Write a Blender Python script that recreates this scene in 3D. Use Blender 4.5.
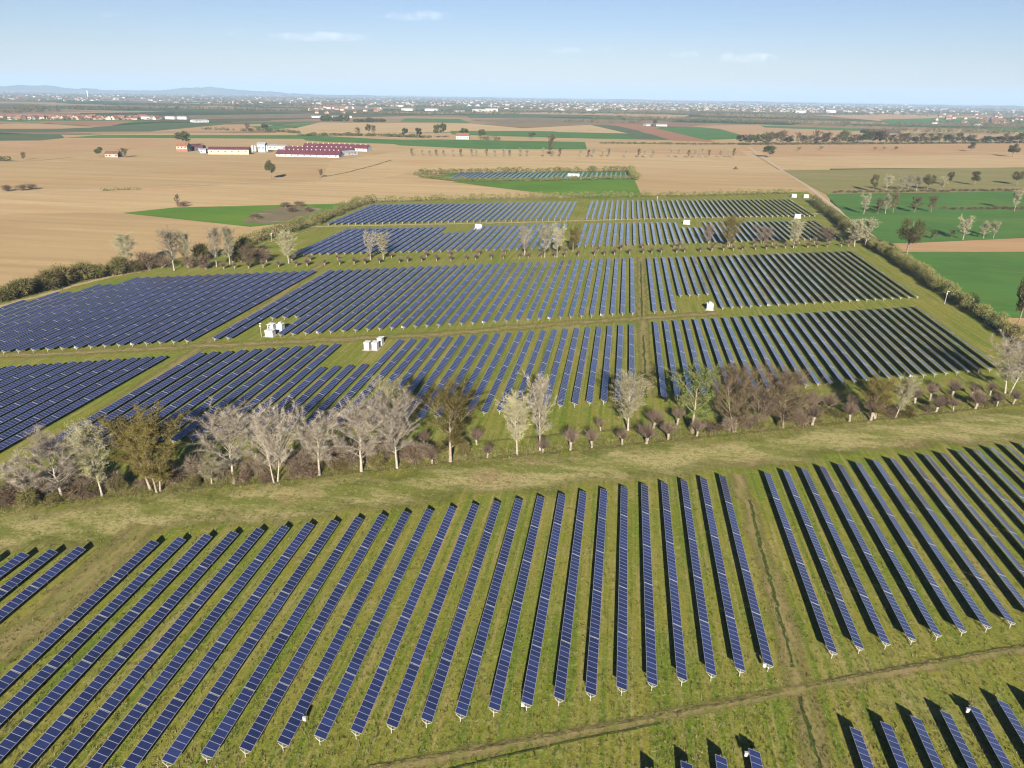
import bpy, math, random
from mathutils import Matrix, Vector
R = math.radians
sc = bpy.context.scene
for o in list(bpy.data.objects): bpy.data.objects.remove(o)
col = sc.collection

# ------------------------------------------------------------------ camera
CAM_H, FPX = 80.0, 710.0
ROLL, PITCH, YAW = R(.913), R(22.092), R(-8.395)
cr, sr, cp, sp, cy, sy = math.cos(ROLL), math.sin(ROLL), math.cos(PITCH), math.sin(PITCH), math.cos(YAW), math.sin(YAW)
right0 = Vector((cy, -sy, 0)); head = Vector((sy, cy, 0)); zup = Vector((0, 0, 1))
fwd = head * cp - zup * sp; up0 = head * sp + zup * cp
rimg = right0 * cr + up0 * sr; uimg = up0 * cr - right0 * sr
cam = bpy.data.objects.new('camera', bpy.data.cameras.new('camera')); col.objects.link(cam)
m = Matrix((rimg, uimg, -fwd)).transposed().to_4x4(); m.translation = Vector((0, 0, CAM_H)); cam.matrix_world = m
cam.data.sensor_width = 36; cam.data.lens = 36 * FPX / 1024; cam.data.clip_start = 1; cam.data.clip_end = 200000
sc.camera = cam

def ground(px, py, z=0.0):                        # where a sight line meets the level z
    d = fwd * FPX + rimg * (px - 512) - uimg * (py - 384)
    t = (z - CAM_H) / d.z
    return Vector((d.x * t, d.y * t, z))
def pixel(p):
    v = Vector(p) - Vector((0, 0, CAM_H)); d = v.dot(fwd)
    return 512 + FPX * v.dot(rimg) / d, 384 - FPX * v.dot(uimg) / d
def metres(px, py):                               # metres per pixel at a ground spot
    return (ground(px, py) - Vector((0, 0, CAM_H))).dot(fwd) / FPX
def tall(px, py, top):                            # height of a thing from its foot and its top in the picture
    g = ground(px, py); lo, hi = 0., 200.
    for _ in range(30):
        mid = (lo + hi) / 2
        if pixel((g.x, g.y, mid))[1] > top: lo = mid
        else: hi = mid
    return lo

# ------------------------------------------------------------------ light
SUN = Vector((.36, -2.52, 1)).normalized()
EL = math.asin(SUN.z); AZ = math.atan2(SUN.x, SUN.y)
w = bpy.data.worlds.new('World'); sc.world = w; w.use_nodes = True
nt = w.node_tree; bg = nt.nodes['Background']
sky = nt.nodes.new('ShaderNodeTexSky'); sky.sky_type = 'NISHITA'; sky.sun_disc = False
sky.sun_elevation = EL; sky.sun_rotation = AZ; sky.air_density = 1.0; sky.dust_density = 0.15; sky.ozone_density = 2.5; sky.altitude = 100
wb = nt.nodes.new('ShaderNodeMix'); wb.data_type = 'RGBA'; wb.blend_type = 'MULTIPLY'; wb.inputs[0].default_value = 1; wb.inputs[7].default_value = (.525, .52, .635, 1)
nt.links.new(sky.outputs[0], wb.inputs[6]); nt.links.new(wb.outputs[2], bg.inputs[0]); bg.inputs[1].default_value = 0.055
sl = bpy.data.lights.new('sun', 'SUN'); sl.energy = 5.0; sl.angle = R(.5); sl.color = (1, .92, .78)
so = bpy.data.objects.new('sun', sl); col.objects.link(so); so.rotation_euler = SUN.to_track_quat('Z', 'Y').to_euler()
so.location = SUN * 300
sc.view_settings.view_transform = 'Standard'; sc.view_settings.look = 'None'; sc.view_settings.gamma = 1
sc.view_settings.use_curve_mapping = False; sc.view_settings.exposure = 1.5
sc.render.engine = 'CYCLES'; sc.cycles.max_bounces = 5; sc.cycles.diffuse_bounces = 0; sc.cycles.glossy_bounces = 2
sc.cycles.transparent_max_bounces = 6; sc.cycles.volume_bounces = 0; sc.cycles.filter_width = 1.15

# ------------------------------------------------------------------ helpers
def mesh(name, verts, faces, mats, mi=None, uv=None, smooth=False):
    me = bpy.data.meshes.new(name); me.from_pydata(verts, [], faces)
    for mm in (mats if isinstance(mats, (list, tuple)) else [mats]): me.materials.append(mm)
    if mi: me.polygons.foreach_set('material_index', mi)
    if uv:
        l = me.uv_layers.new(name='UVMap'); l.data.foreach_set('uv', [c for p in uv for c in p])
    if smooth: me.polygons.foreach_set('use_smooth', [True] * len(me.polygons))
    me.update(); return me
def link(name, me, parent=None, loc=(0, 0, 0), rot=(0, 0, 0), scale=(1, 1, 1)):
    o = bpy.data.objects.new(name, me); col.objects.link(o); o.location = loc; o.rotation_euler = rot; o.scale = scale
    if parent: o.parent = parent
    return o
def tag(o, label, cat, group=None):
    o['label'] = label; o['category'] = cat
    if group: o['group'] = group
    return o
def struct(o, kind='structure'): o['kind'] = kind; return o
class MB:
    def __init__(s): s.v = []; s.f = []; s.m = []
    def poly(s, pts, mi=0):
        n = len(s.v); s.v += [tuple(p) for p in pts]; s.f.append(tuple(range(n, n + len(pts)))); s.m.append(mi)
    def box(s, c, d, mi=0, rz=0.0):
        n = len(s.v); C_, S_ = math.cos(rz), math.sin(rz)
        for z in (-1, 1):
            for x, y in ((-1, -1), (1, -1), (1, 1), (-1, 1)):
                a, b = x * d[0] / 2, y * d[1] / 2
                s.v.append((c[0] + a * C_ - b * S_, c[1] + a * S_ + b * C_, c[2] + z * d[2] / 2))
        for f in ((3, 2, 1, 0), (4, 5, 6, 7), (0, 1, 5, 4), (1, 2, 6, 5), (2, 3, 7, 6), (3, 0, 4, 7)):
            s.f.append(tuple(n + i for i in f)); s.m.append(mi)
    def tube(s, pts, rad, k=6, mi=0):
        n = len(s.v); q = len(pts)
        for i, p in enumerate(pts):
            p = Vector(p); t = (Vector(pts[min(i + 1, q - 1)]) - Vector(pts[max(i - 1, 0)])).normalized()
            a = t.orthogonal().normalized(); b = t.cross(a)
            for j in range(k):
                an = 2 * math.pi * j / k; s.v.append(tuple(p + (a * math.cos(an) + b * math.sin(an)) * rad[i]))
        for i in range(q - 1):
            for j in range(k):
                s.f.append((n + i * k + j, n + i * k + (j + 1) % k, n + (i + 1) * k + (j + 1) % k, n + (i + 1) * k + j)); s.m.append(mi)
        s.f.append(tuple(n + (q - 1) * k + j for j in range(k))); s.m.append(mi)
    def mesh(s, name, mats, smooth=False): return mesh(name, s.v, s.f, mats, s.m, None, smooth)
ONES = ['', 'first', 'second', 'third', 'fourth', 'fifth', 'sixth', 'seventh', 'eighth', 'ninth', 'tenth', 'eleventh', 'twelfth', 'thirteenth',
        'fourteenth', 'fifteenth', 'sixteenth', 'seventeenth', 'eighteenth', 'nineteenth']
TENS = {2: ('twentieth', 'twenty'), 3: ('thirtieth', 'thirty'), 4: ('fortieth', 'forty'), 5: ('fiftieth', 'fifty'), 6: ('sixtieth', 'sixty')}
def nth(n):
    if n < 20: return ONES[n]
    return TENS[n // 10][0] if n % 10 == 0 else TENS[n // 10][1] + '-' + ONES[n % 10]

# ------------------------------------------------------------------ materials
def new_mat(name):
    m = bpy.data.materials.new(name); m.use_nodes = True; n = m.node_tree; p = n.nodes['Principled BSDF']; return m, n, p
def node(n, t, **kw):
    x = n.nodes.new(t)
    for k, v in kw.items(): setattr(x, k, v)
    return x
def plain(name, c, rough=.7, metal=0, var=.12, scale=3.0, spec=.3):
    m, n, p = new_mat(name); c = [x * .76 for x in c]
    tc = node(n, 'ShaderNodeTexCoord'); no = node(n, 'ShaderNodeTexNoise'); no.inputs['Scale'].default_value = scale; no.inputs['Detail'].default_value = 3
    n.links.new(tc.outputs['Object'], no.inputs['Vector'])
    r = node(n, 'ShaderNodeValToRGB'); r.color_ramp.elements[0].position = .3; r.color_ramp.elements[1].position = .7
    r.color_ramp.elements[0].color = (*[x * (1 - var) for x in c], 1); r.color_ramp.elements[1].color = (*[min(1, x * (1 + var)) for x in c], 1)
    n.links.new(no.outputs[0], r.inputs[0]); n.links.new(r.outputs[0], p.inputs['Base Color'])
    p.inputs['Roughness'].default_value = rough; p.inputs['Metallic'].default_value = metal; p.inputs['Specular IOR Level'].default_value = spec
    return m
def leafy(name, c1, c2, trans=.25, scale=.6, seedvar=.2):
    m, n, p = new_mat(name); c1 = [x * .78 for x in c1]; c2 = [x * .78 for x in c2]
    tc = node(n, 'ShaderNodeTexCoord'); no = node(n, 'ShaderNodeTexNoise'); no.inputs['Scale'].default_value = scale; no.inputs['Detail'].default_value = 4
    n.links.new(tc.outputs['Object'], no.inputs['Vector'])
    r = node(n, 'ShaderNodeValToRGB'); r.color_ramp.elements[0].position = .35; r.color_ramp.elements[1].position = .65
    r.color_ramp.elements[0].color = (*c1, 1); r.color_ramp.elements[1].color = (*c2, 1)
    n.links.new(no.outputs[0], r.inputs[0])
    oi = node(n, 'ShaderNodeObjectInfo'); mr = node(n, 'ShaderNodeMapRange'); mr.inputs[3].default_value = 1 - seedvar; mr.inputs[4].default_value = 1 + seedvar
    n.links.new(oi.outputs['Random'], mr.inputs[0])
    hs = node(n, 'ShaderNodeHueSaturation'); n.links.new(mr.outputs[0], hs.inputs['Value']); n.links.new(r.outputs[0], hs.inputs['Color'])
    d = node(n, 'ShaderNodeBsdfDiffuse'); t = node(n, 'ShaderNodeBsdfTranslucent'); mx = node(n, 'ShaderNodeMixShader'); mx.inputs[0].default_value = trans
    n.links.new(hs.outputs[0], d.inputs[0]); n.links.new(hs.outputs[0], t.inputs[0]); n.links.new(d.outputs[0], mx.inputs[1]); n.links.new(t.outputs[0], mx.inputs[2])
    n.links.new(mx.outputs[0], n.nodes['Material Output'].inputs[0]); n.nodes.remove(p)
    return m
def soil(name, layers, bump=.4, bumpscale=1.2, rough=.95, bumpdist=.3, ragged=None):
    """layers: base colour, then (colour, scale xyz, rot, lo, hi, amount) noise masks laid over it"""
    m, n, p = new_mat(name); tc = node(n, 'ShaderNodeTexCoord')
    cur = node(n, 'ShaderNodeRGB'); cur.outputs[0].default_value = (*layers[0], 1); out = cur.outputs[0]
    for c, s, rot, lo, hi, amt in layers[1:]:
        mp = node(n, 'ShaderNodeMapping'); mp.inputs['Scale'].default_value = s; mp.inputs['Rotation'].default_value = (0, 0, rot)
        no = node(n, 'ShaderNodeTexNoise'); no.inputs['Scale'].default_value = 1; no.inputs['Detail'].default_value = 5; no.inputs['Roughness'].default_value = .6
        mr = node(n, 'ShaderNodeMapRange'); mr.inputs[1].default_value = lo; mr.inputs[2].default_value = hi; mr.inputs[4].default_value = amt
        mx = node(n, 'ShaderNodeMix', data_type='RGBA'); mx.inputs[7].default_value = (*c, 1)
        n.links.new(tc.outputs['Object'], mp.inputs[0]); n.links.new(mp.outputs[0], no.inputs['Vector']); n.links.new(no.outputs[0], mr.inputs[0])
        n.links.new(mr.outputs[0], mx.inputs[0]); n.links.new(out, mx.inputs[6]); out = mx.outputs[2]
    n.links.new(out, p.inputs['Base Color']); p.inputs['Roughness'].default_value = rough; p.inputs['Specular IOR Level'].default_value = .1
    if bump:
        no = node(n, 'ShaderNodeTexNoise'); no.inputs['Scale'].default_value = bumpscale; no.inputs['Detail'].default_value = 4
        b = node(n, 'ShaderNodeBump'); b.inputs['Strength'].default_value = bump; b.inputs['Distance'].default_value = bumpdist
        n.links.new(tc.outputs['Object'], no.inputs['Vector']); n.links.new(no.outputs[0], b.inputs['Height']); n.links.new(b.outputs[0], p.inputs['Normal'])
    if ragged:                                  # the strip frays out towards its sides (UV x runs across it)
        sc_, soft, amp = ragged
        uv = node(n, 'ShaderNodeUVMap'); sx = node(n, 'ShaderNodeSeparateXYZ'); n.links.new(uv.outputs[0], sx.inputs[0])
        def mt(op, a, b_):
            x = node(n, 'ShaderNodeMath', operation=op)
            for i, v in enumerate((a, b_)):
                if isinstance(v, (int, float)): x.inputs[i].default_value = v
                else: n.links.new(v, x.inputs[i])
            return x.outputs[0]
        e = mt('MULTIPLY', mt('MINIMUM', sx.outputs[0], mt('SUBTRACT', 1, sx.outputs[0])), 2)
        nz = node(n, 'ShaderNodeTexNoise'); nz.inputs['Scale'].default_value = sc_; nz.inputs['Detail'].default_value = 5; nz.inputs['Roughness'].default_value = .65
        n.links.new(tc.outputs['Object'], nz.inputs['Vector'])
        val = mt('ADD', e, mt('MULTIPLY', mt('SUBTRACT', nz.outputs[0], .5), amp))
        mr = node(n, 'ShaderNodeMapRange', interpolation_type='SMOOTHSTEP'); mr.inputs[1].default_value = .42 - soft; mr.inputs[2].default_value = .42 + soft; n.links.new(val, mr.inputs[0])
        tb = node(n, 'ShaderNodeBsdfTransparent'); ms = node(n, 'ShaderNodeMixShader'); n.links.new(mr.outputs[0], ms.inputs[0]); n.links.new(tb.outputs[0], ms.inputs[1]); n.links.new(p.outputs[0], ms.inputs[2])
        n.links.new(ms.outputs[0], n.nodes['Material Output'].inputs[0])
    return m

MEADOW = soil('meadow_grass', [(.172, .166, .027),
    ((.110, .148, .015), (.045, .045, 1), .3, .46, .62, .75),
    ((.25, .20, .08), (1.1, .03, 1), 0, .52, .63, .75),
    ((.25, .21, .085), (.03, .06, 1), -.4, .55, .70, .6),
    ((.080, .132, .010), (.9, .02, 1), 0, .49, .62, .85),
    ((.21, .13, .07), (.12, .12, 1), .9, .62, .76, .55),
    ((.32, .29, .12), (.8, .8, 1), 0, .54, .70, .45),
    ((.055, .066, .008), (.55, .55, 1), 1, .55, .70, .5),
    ((.045, .055, .008), (2.2, 2.2, 1), 0, .53, .66, .5),
    ((.33, .31, .13), (3.0, 3.0, 1), .7, .55, .67, .45)], bump=.7, bumpscale=4.5, bumpdist=.12)
STRAW = soil('dry_grass', [(.32, .275, .12),
    ((.125, .145, .024), (.05, .14, 1), .35, .45, .58, .9),
    ((.27, .18, .10), (.05, .05, 1), 1.2, .54, .66, .7),
    ((.11, .12, .028), (.7, .9, 1), 0, .48, .66, .75),
    ((.42, .38, .20), (.9, 1.2, 1), 1, .54, .70, .55),
    ((.08, .075, .022), (2, 2, 1), 0, .50, .66, .6)], bump=.8, bumpscale=4, bumpdist=.14, ragged=(.07, .32, 1.6))
LANE = soil('trodden_grass', [(.225, .18, .075), ((.14, .15, .035), (.9, .10, 1), 0, .45, .6, .8), ((.26, .185, .105), (.3, .05, 1), 0, .55, .7, .7),
    ((.12, .12, .03), (1.5, 1.5, 1), 0, .50, .66, .5)], bump=.6, bumpscale=4.5, bumpdist=.12, ragged=(.9, .5, 1.2))
FURROW = soil('damp_furrow', [(.05, .068, .016), ((.03, .035, .012), (1, .4, 1), 0, .5, .62, .8), ((.2, .2, .06), (.9, .9, 1), 0, .56, .7, .8)], bump=.8, ragged=(.9, .3, 2.2))
DIRT = soil('bare_track', [(.235, .19, .085), ((.17, .155, .045), (.25, .25, 1), .4, .47, .58, .9), ((.31, .235, .14), (.06, .3, 1), .3, .55, .7, .7), ((.09, .075, .03), (1.1, 1.1, 1), 0, .53, .68, .7)], bump=.6, ragged=(.35, .3, 1.7))
GRAVELR = soil('worn_pale_track', [(.33, .265, .15), ((.24, .20, .08), (.2, .2, 1), .3, .5, .62, .7)], bump=.4, ragged=(.3, .3, 1.2))
RUT = soil('dark_wheel_rut', [(.12, .10, .045), ((.15, .14, .04), (.5, .5, 1), 0, .48, .58, .9), ((.04, .035, .02), (.9, .9, 1), 0, .5, .65, .8)], bump=1.0, ragged=(.8, .3, 2.2))
GRAVEL = plain('pale_gravel', (.50, .39, .27), .95, scale=.2)
def plough(name, c, rot, k=1.0):
    c = [x * .80 for x in c]; d = [x * .80 for x in c]; l = [min(1, x * 1.14) for x in c]
    return soil(name, [c, (d, (.006, .11, 1), rot, .42, .62, .8), (l, (.004, .05, 1), rot, .5, .66, .8), ((c[0] * .9, c[1] * .78, c[2] * .7), (.008, .015, 1), rot + .2, .52, .68, .7),
                (d, (.15, .7, 1), rot, .5, .66, .5)], bump=.3, bumpscale=.6)
TAN = plough('ploughed_soil', (.46, .325, .165), .05)
TAN2 = plough('ploughed_pale_soil', (.51, .37, .195), -.08)
TAN3 = plough('ploughed_reddish_soil', (.46, .30, .155), .0)
RED = plough('reddish_soil', (.34, .18, .10), .3)
OLIVE = soil('stubble_grass', [(.175, .165, .055), ((.22, .18, .085), (.006, .03, 1), .1, .46, .6, .8), ((.15, .155, .05), (.01, .06, 1), 0, .5, .66, .8), ((.27, .235, .12), (.3, .3, 1), 0, .54, .68, .5)], bump=.3)
def crop(name, c):
    return soil(name, [c, ([x * .78 for x in c], (.02, .02, 1), .3, .42, .62, .8), ([x * 1.2 for x in c], (.02, .25, 1), .1, .5, .68, .7), ((c[0] * 1.5, c[1] * 1.05, c[2]), (.01, .02, 1), .5, .5, .66, .6)], bump=.25)
GREEN = crop('green_crop', (.064, .142, .030))
BRIGHT = crop('bright_green_crop', (.082, .165, .02))
DEEP = crop('deep_green_crop', (.075, .105, .045))
SCRUB = soil('weedy_bare_ground', [(.16, .125, .075), ((.26, .22, .15), (.02, .06, 1), .2, .55, .62, .8), ((.12, .115, .05), (.06, .06, 1), .2, .46, .6, .8)], bump=.5)

# the plain far off: a patchwork of fields
def patchwork():
    m, n, p = new_mat('patchwork_plain'); tc = node(n, 'ShaderNodeTexCoord'); mp = node(n, 'ShaderNodeMapping')
    mp.inputs['Scale'].default_value = (.0022, .0030, 1); mp.inputs['Rotation'].default_value = (0, 0, .25)
    vo = node(n, 'ShaderNodeTexVoronoi', distance='CHEBYCHEV'); vo.inputs['Scale'].default_value = 1; vo.inputs['Randomness'].default_value = .8
    n.links.new(tc.outputs['Object'], mp.inputs[0]); n.links.new(mp.outputs[0], vo.inputs['Vector'])
    sx = node(n, 'ShaderNodeSeparateColor'); n.links.new(vo.outputs['Color'], sx.inputs[0])
    r = node(n, 'ShaderNodeValToRGB'); cr_ = r.color_ramp; cr_.interpolation = 'CONSTANT'
    cols = [(.24, .175, .10), (.07, .09, .035), (.20, .14, .09), (.035, .08, .03), (.27, .20, .12), (.11, .095, .05), (.055, .07, .035), (.20, .15, .085)]
    cr_.elements[0].color = (*cols[0], 1); cr_.elements[1].position = .125; cr_.elements[1].color = (*cols[1], 1)
    for i in range(2, 8):
        e = cr_.elements.new(i / 8); e.color = (*cols[i], 1)
    n.links.new(sx.outputs[0], r.inputs[0]); n.links.new(r.outputs[0], p.inputs['Base Color']); p.inputs['Roughness'].default_value = 1; p.inputs['Specular IOR Level'].default_value = 0
    return m
PLAIN = patchwork()

def panel_mat():
    m, n, p = new_mat('solar_glass'); uv = node(n, 'ShaderNodeUVMap'); s = node(n, 'ShaderNodeSeparateXYZ'); n.links.new(uv.outputs[0], s.inputs[0])
    def mt(op, a, b=None, c=None):
        x = node(n, 'ShaderNodeMath', operation=op)
        for i, v in enumerate((a, b, c)):
            if v is None: continue
            if isinstance(v, (int, float)): x.inputs[i].default_value = v
            else: n.links.new(v, x.inputs[i])
        return x.outputs[0]
    u, v = s.outputs[0], s.outputs[1]
    vm = mt('MODULO', v, 1.04)
    line = mt('MAXIMUM', mt('LESS_THAN', vm, .042), mt('GREATER_THAN', vm, .998))
    edge = mt('MAXIMUM', mt('LESS_THAN', u, .05), mt('GREATER_THAN', u, 1.60))
    ends = mt('MAXIMUM', mt('LESS_THAN', v, .08), mt('GREATER_THAN', v, 11.36))
    frame = mt('MAXIMUM', mt('MAXIMUM', line, edge), ends)
    oi = node(n, 'ShaderNodeObjectInfo')
    wn = node(n, 'ShaderNodeTexWhiteNoise', noise_dimensions='2D'); cb = node(n, 'ShaderNodeCombineXYZ')
    n.links.new(mt('FLOOR', mt('DIVIDE', v, 1.04)), cb.inputs[0]); n.links.new(mt('MULTIPLY', oi.outputs['Random'], 977.), cb.inputs[1]); n.links.new(cb.outputs[0], wn.inputs['Vector'])
    mr = node(n, 'ShaderNodeMapRange'); mr.inputs[3].default_value = .8; mr.inputs[4].default_value = 1.25; n.links.new(wn.outputs[0], mr.inputs[0])
    mr2 = node(n, 'ShaderNodeMapRange'); mr2.inputs[3].default_value = .85; mr2.inputs[4].default_value = 1.2; n.links.new(oi.outputs['Random'], mr2.inputs[0])
    hs = node(n, 'ShaderNodeHueSaturation'); hs.inputs['Color'].default_value = (.0172, .0250, .082, 1); n.links.new(mt('MULTIPLY', mr.outputs[0], mr2.outputs[0]), hs.inputs['Value'])
    mx = node(n, 'ShaderNodeMix', data_type='RGBA'); mx.inputs[7].default_value = (.23, .23, .26, 1); n.links.new(frame, mx.inputs[0]); n.links.new(hs.outputs[0], mx.inputs[6])
    n.links.new(mx.outputs[2], p.inputs['Base Color'])
    rr = node(n, 'ShaderNodeMapRange'); rr.inputs[3].default_value = .16; rr.inputs[4].default_value = .45; n.links.new(frame, rr.inputs[0]); n.links.new(rr.outputs[0], p.inputs['Roughness']); p.inputs['Specular IOR Level'].default_value = 1.0
    p.inputs['Sheen Weight'].default_value = .05; p.inputs['Sheen Roughness'].default_value = .35; p.inputs['Sheen Tint'].default_value = (1, .97, .92, 1)
    return m
GLASS = panel_mat()
BACK = plain('panel_backsheet', (.55, .55, .55), .6)
STEEL = plain('galvanised_steel', (.55, .55, .53), .45, .4)
POSTM = plain('pale_post_steel', (.46, .44, .41), .5, .1)
WHITE = plain('white_paint', (.70, .70, .68), .5, scale=.7, var=.06)
HALLW = plain('weathered_white_cladding', (.46, .46, .45), .7, scale=.05, var=.15)
GREYP = plain('grey_paint', (.33, .34, .36), .5)
CONC = plain('concrete', (.42, .38, .32), .9)
DARK = plain('dark_opening', (.05, .05, .055), .5)
YELLOW = plain('cream_yellow_wall', (.60, .52, .33), .8, scale=.3)
REDW = plain('red_brick_wall', (.34, .12, .08), .9, scale=.5)
MAROON = plain('maroon_roof_sheet', (.125, .04, .055), .55, scale=.15)
TILE = plain('terracotta_tile', (.24, .10, .065), .85, scale=.3)
TILE2 = plain('brown_tile', (.16, .09, .065), .85, scale=.3)
CREAM = plain('cream_render', (.50, .42, .32), .85, scale=.3)
PALEW = plain('pale_render', (.50, .47, .43), .85, scale=.3)
PINKW = plain('pink_render', (.45, .30, .23), .85, scale=.3)
GREYR = plain('grey_roof_sheet', (.34, .35, .37), .6, scale=.2)
BLUER = plain('blue_grey_cladding', (.33, .42, .52), .5, scale=.2)
BARKW = plain('white_poplar_bark', (.36, .31, .25), .9, scale=1.5, var=.25)
BARKB = plain('brown_bark', (.22, .165, .12), .95, scale=2, var=.3)
BARKP = plain('pale_grey_bark', (.30, .24, .18), .95, scale=2, var=.25)
BARKL = plain('lichen_grey_bark', (.27, .23, .18), .95, scale=2, var=.3)
TW_W = leafy('silvery_twigs', (.25, .21, .165), (.47, .41, .335), .08)
TW_P = leafy('pale_brown_twigs', (.15, .115, .08), (.28, .225, .165), .1)
TW_O = leafy('olive_brown_twigs', (.12, .095, .04), (.20, .165, .07), .1)
TW_B = leafy('brown_twigs', (.11, .078, .05), (.20, .145, .095), .1)
TW_R = leafy('reddish_twigs', (.13, .092, .07), (.25, .185, .14), .1)
L_PALE = leafy('pale_new_leaves', (.30, .29, .14), (.47, .45, .24), .3)
L_GRN = leafy('fresh_green_leaves', (.10, .15, .035), (.20, .25, .08), .35)
L_OCH = leafy('ochre_buds', (.115, .092, .026), (.21, .175, .05), .25)
L_OLV = leafy('olive_foliage', (.085, .085, .03), (.19, .18, .075), .25)
L_DRK = leafy('dark_foliage', (.055, .065, .022), (.12, .13, .045), .2)
L_HDG = leafy('hedge_foliage', (.125, .13, .04), (.25, .24, .095), .15)
L_HDD = leafy('dark_hedge_foliage', (.075, .09, .025), (.16, .17, .055), .15)

# ------------------------------------------------------------------ the ground and the fields
b = MB(); b.poly([(-40000, -400, 0), (40000, -400, 0), (40000, 42000, 0), (-40000, 42000, 0)])
struct(link('ground', b.mesh('ground', PLAIN)))
LEV = [0]; SL_ = [0]
def field(name, pts, mat, world=False, zz=None):
    LEV[0] += 1; z = .004 * LEV[0] if zz is None else zz
    P = [(Vector(p) if world else ground(*p)) for p in pts]
    bb = MB(); bb.poly([(p[0], p[1], 0) for p in P])
    if (P[1] - P[0]).to_2d().cross((P[2] - P[1]).to_2d()) < 0: bb.f[0] = tuple(reversed(bb.f[0]))
    return struct(link(name, bb.mesh(name, mat), loc=(0, 0, z)))
def strip(name, pts, width, mat, seed=0, jit=.25, step=3.0, world=False, z=None):
    SL_[0] += 1; z = .052 + .004 * SL_[0]; rg = random.Random(seed); P = [(Vector(p) if world else ground(*p)) for p in pts]
    line = []
    for a, c in zip(P[:-1], P[1:]):
        k = max(1, int((c - a).length / step)); line += [a.lerp(c, i / k) for i in range(k)]
    line.append(P[-1]); bb = MB(); L_ = []; R_ = []; UVS = []
    for i, p in enumerate(line):
        t = (line[min(i + 1, len(line) - 1)] - line[max(i - 1, 0)]); t.z = 0; t.normalize(); nn = Vector((-t.y, t.x, 0))
        wl, wr = width / 2 * (1 + rg.uniform(-jit, jit)), width / 2 * (1 + rg.uniform(-jit, jit))
        off = rg.uniform(-jit, jit) * width * .2
        L_.append(p + nn * (wl + off)); R_.append(p - nn * (wr - off))
    for i in range(len(line) - 1): bb.poly([(q.x, q.y, 0) for q in (R_[i], R_[i + 1], L_[i + 1], L_[i])]); UVS += [(0, i * .1), (0, i * .1 + .1), (1, i * .1 + .1), (1, i * .1)]
    return struct(link(name, mesh(name, bb.v, bb.f, mat, None, UVS), loc=(0, 0, z)))

# bands beyond the farmyard (far to near)
field('ploughed_field', [(-60, 142), (-60, 137), (180, 133), (420, 133), (700, 131), (1090, 129), (1090, 146), (700, 148), (420, 143)], TAN)
field('ploughed_field', [(-60, 330), (-60, 139), (180, 137), (420, 141), (700, 144), (830, 141), (830, 215), (700, 215), (330, 222), (150, 285)], TAN)
field('ploughed_field', [(760, 168.5), (738, 143.5), (1090, 140), (1090, 168)], TAN3)
field('ploughed_field', [(770, 169), (757, 157), (1090, 154), (1090, 167)], TAN2)
field('ploughed_field', [(-60, 141), (60, 139.5), (180, 138.5), (175, 146), (90, 152), (-60, 155)], TAN3)
field('ploughed_field', [(-60, 215), (-60, 190.5), (160, 187.6), (385, 179), (600, 196), (330, 205), (120, 212)], TAN2)
field('ploughed_field', [(320, 182), (330, 161), (420, 149), (585, 151), (760, 151), (783, 172), (640, 175), (420, 170), (385, 178)], TAN2)
field('ploughed_field', [(632, 174), (700, 172), (786, 175), (815, 193), (700, 196), (642, 196)], TAN)
field('tilled_field', [(597, 148), (740, 150), (748, 156), (600, 152), (585, 150)], TAN3)
# far left bands
field('green_field', [(-60, 141.2), (-60, 134.5), (60, 134), (65, 138), (40, 140.5)], DEEP)
field('green_field', [(64, 137.8), (100, 135), (310, 135.2), (385, 139.3), (270, 138.7), (150, 138)], GREEN)
field('green_field', [(-60, 132.8), (-60, 129), (60, 129), (160, 123), (330, 121.5), (260, 126), (150, 131.5)], DEEP)
field('green_field', [(-60, 122), (0, 121.3), (50, 123.5), (80, 126), (160, 121.2), (100, 120), (-60, 119.6)], GREEN)
field('tilled_field', [(-60, 128), (-60, 123.5), (50, 124.3), (95, 127.5), (40, 128.6)], TAN3)
field('tilled_field', [(20, 121), (135, 121), (110, 126), (60, 124)], RED)
field('tilled_field', [(150, 131.5), (225, 124.5), (262, 124), (300, 129), (250, 131)], TAN3)
field('green_field', [(250, 126.5), (320, 123.5), (305, 126.5), (265, 130.5)], GREEN)
field('tilled_field', [(150, 116), (310, 113.5), (340, 117.5), (200, 119)], SCRUB)
# far middle bands
field('tilled_field', [(270, 134), (320, 122.5), (470, 123.5), (520, 128), (600, 131), (480, 132)], TAN2)
field('green_field', [(375, 139.8), (440, 139.5), (585, 142), (587, 149.4), (480, 149), (400, 145.5)], GREEN)
field('green_field', [(300, 137.5), (420, 140), (425, 145), (330, 142), (306, 140.5)], GREEN)
field('green_field', [(450, 131), (520, 131), (600, 131.8), (672, 140.2), (560, 138), (452, 134.5)], GREEN)
field('green_field', [(585, 124.5), (620, 126), (672, 140), (640, 139), (600, 131)], DEEP)
field('tilled_field', [(520, 128.5), (590, 124.8), (628, 133.5), (560, 132)], TAN2)
field('tilled_field', [(608, 124), (640, 124.2), (680, 131), (716, 142), (672, 140.5), (640, 131)], RED)
field('green_field', [(655, 128), (700, 127), (735, 131), (748, 136), (735, 139), (705, 140)], GREEN)
field('tilled_field', [(690, 126.3), (760, 124.5), (860, 133), (745, 136), (720, 129)], TAN3)
field('green_field', [(405, 118.3), (460, 119), (470, 123), (400, 121.5)], GREEN)
field('green_field', [(465, 114.8), (560, 113.5), (600, 117), (470, 118)], DEEP)
field('tilled_field', [(470, 119.5), (560, 119.5), (590, 122.5), (500, 123.2)], SCRUB)
field('tilled_field', [(460, 111.7), (600, 113.4), (690, 115), (680, 118.5), (590, 115), (500, 113.6)], TAN3)
field('green_field', [(760, 125.5), (860, 128.6), (870, 131.4), (765, 127.6)], GREEN)
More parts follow.
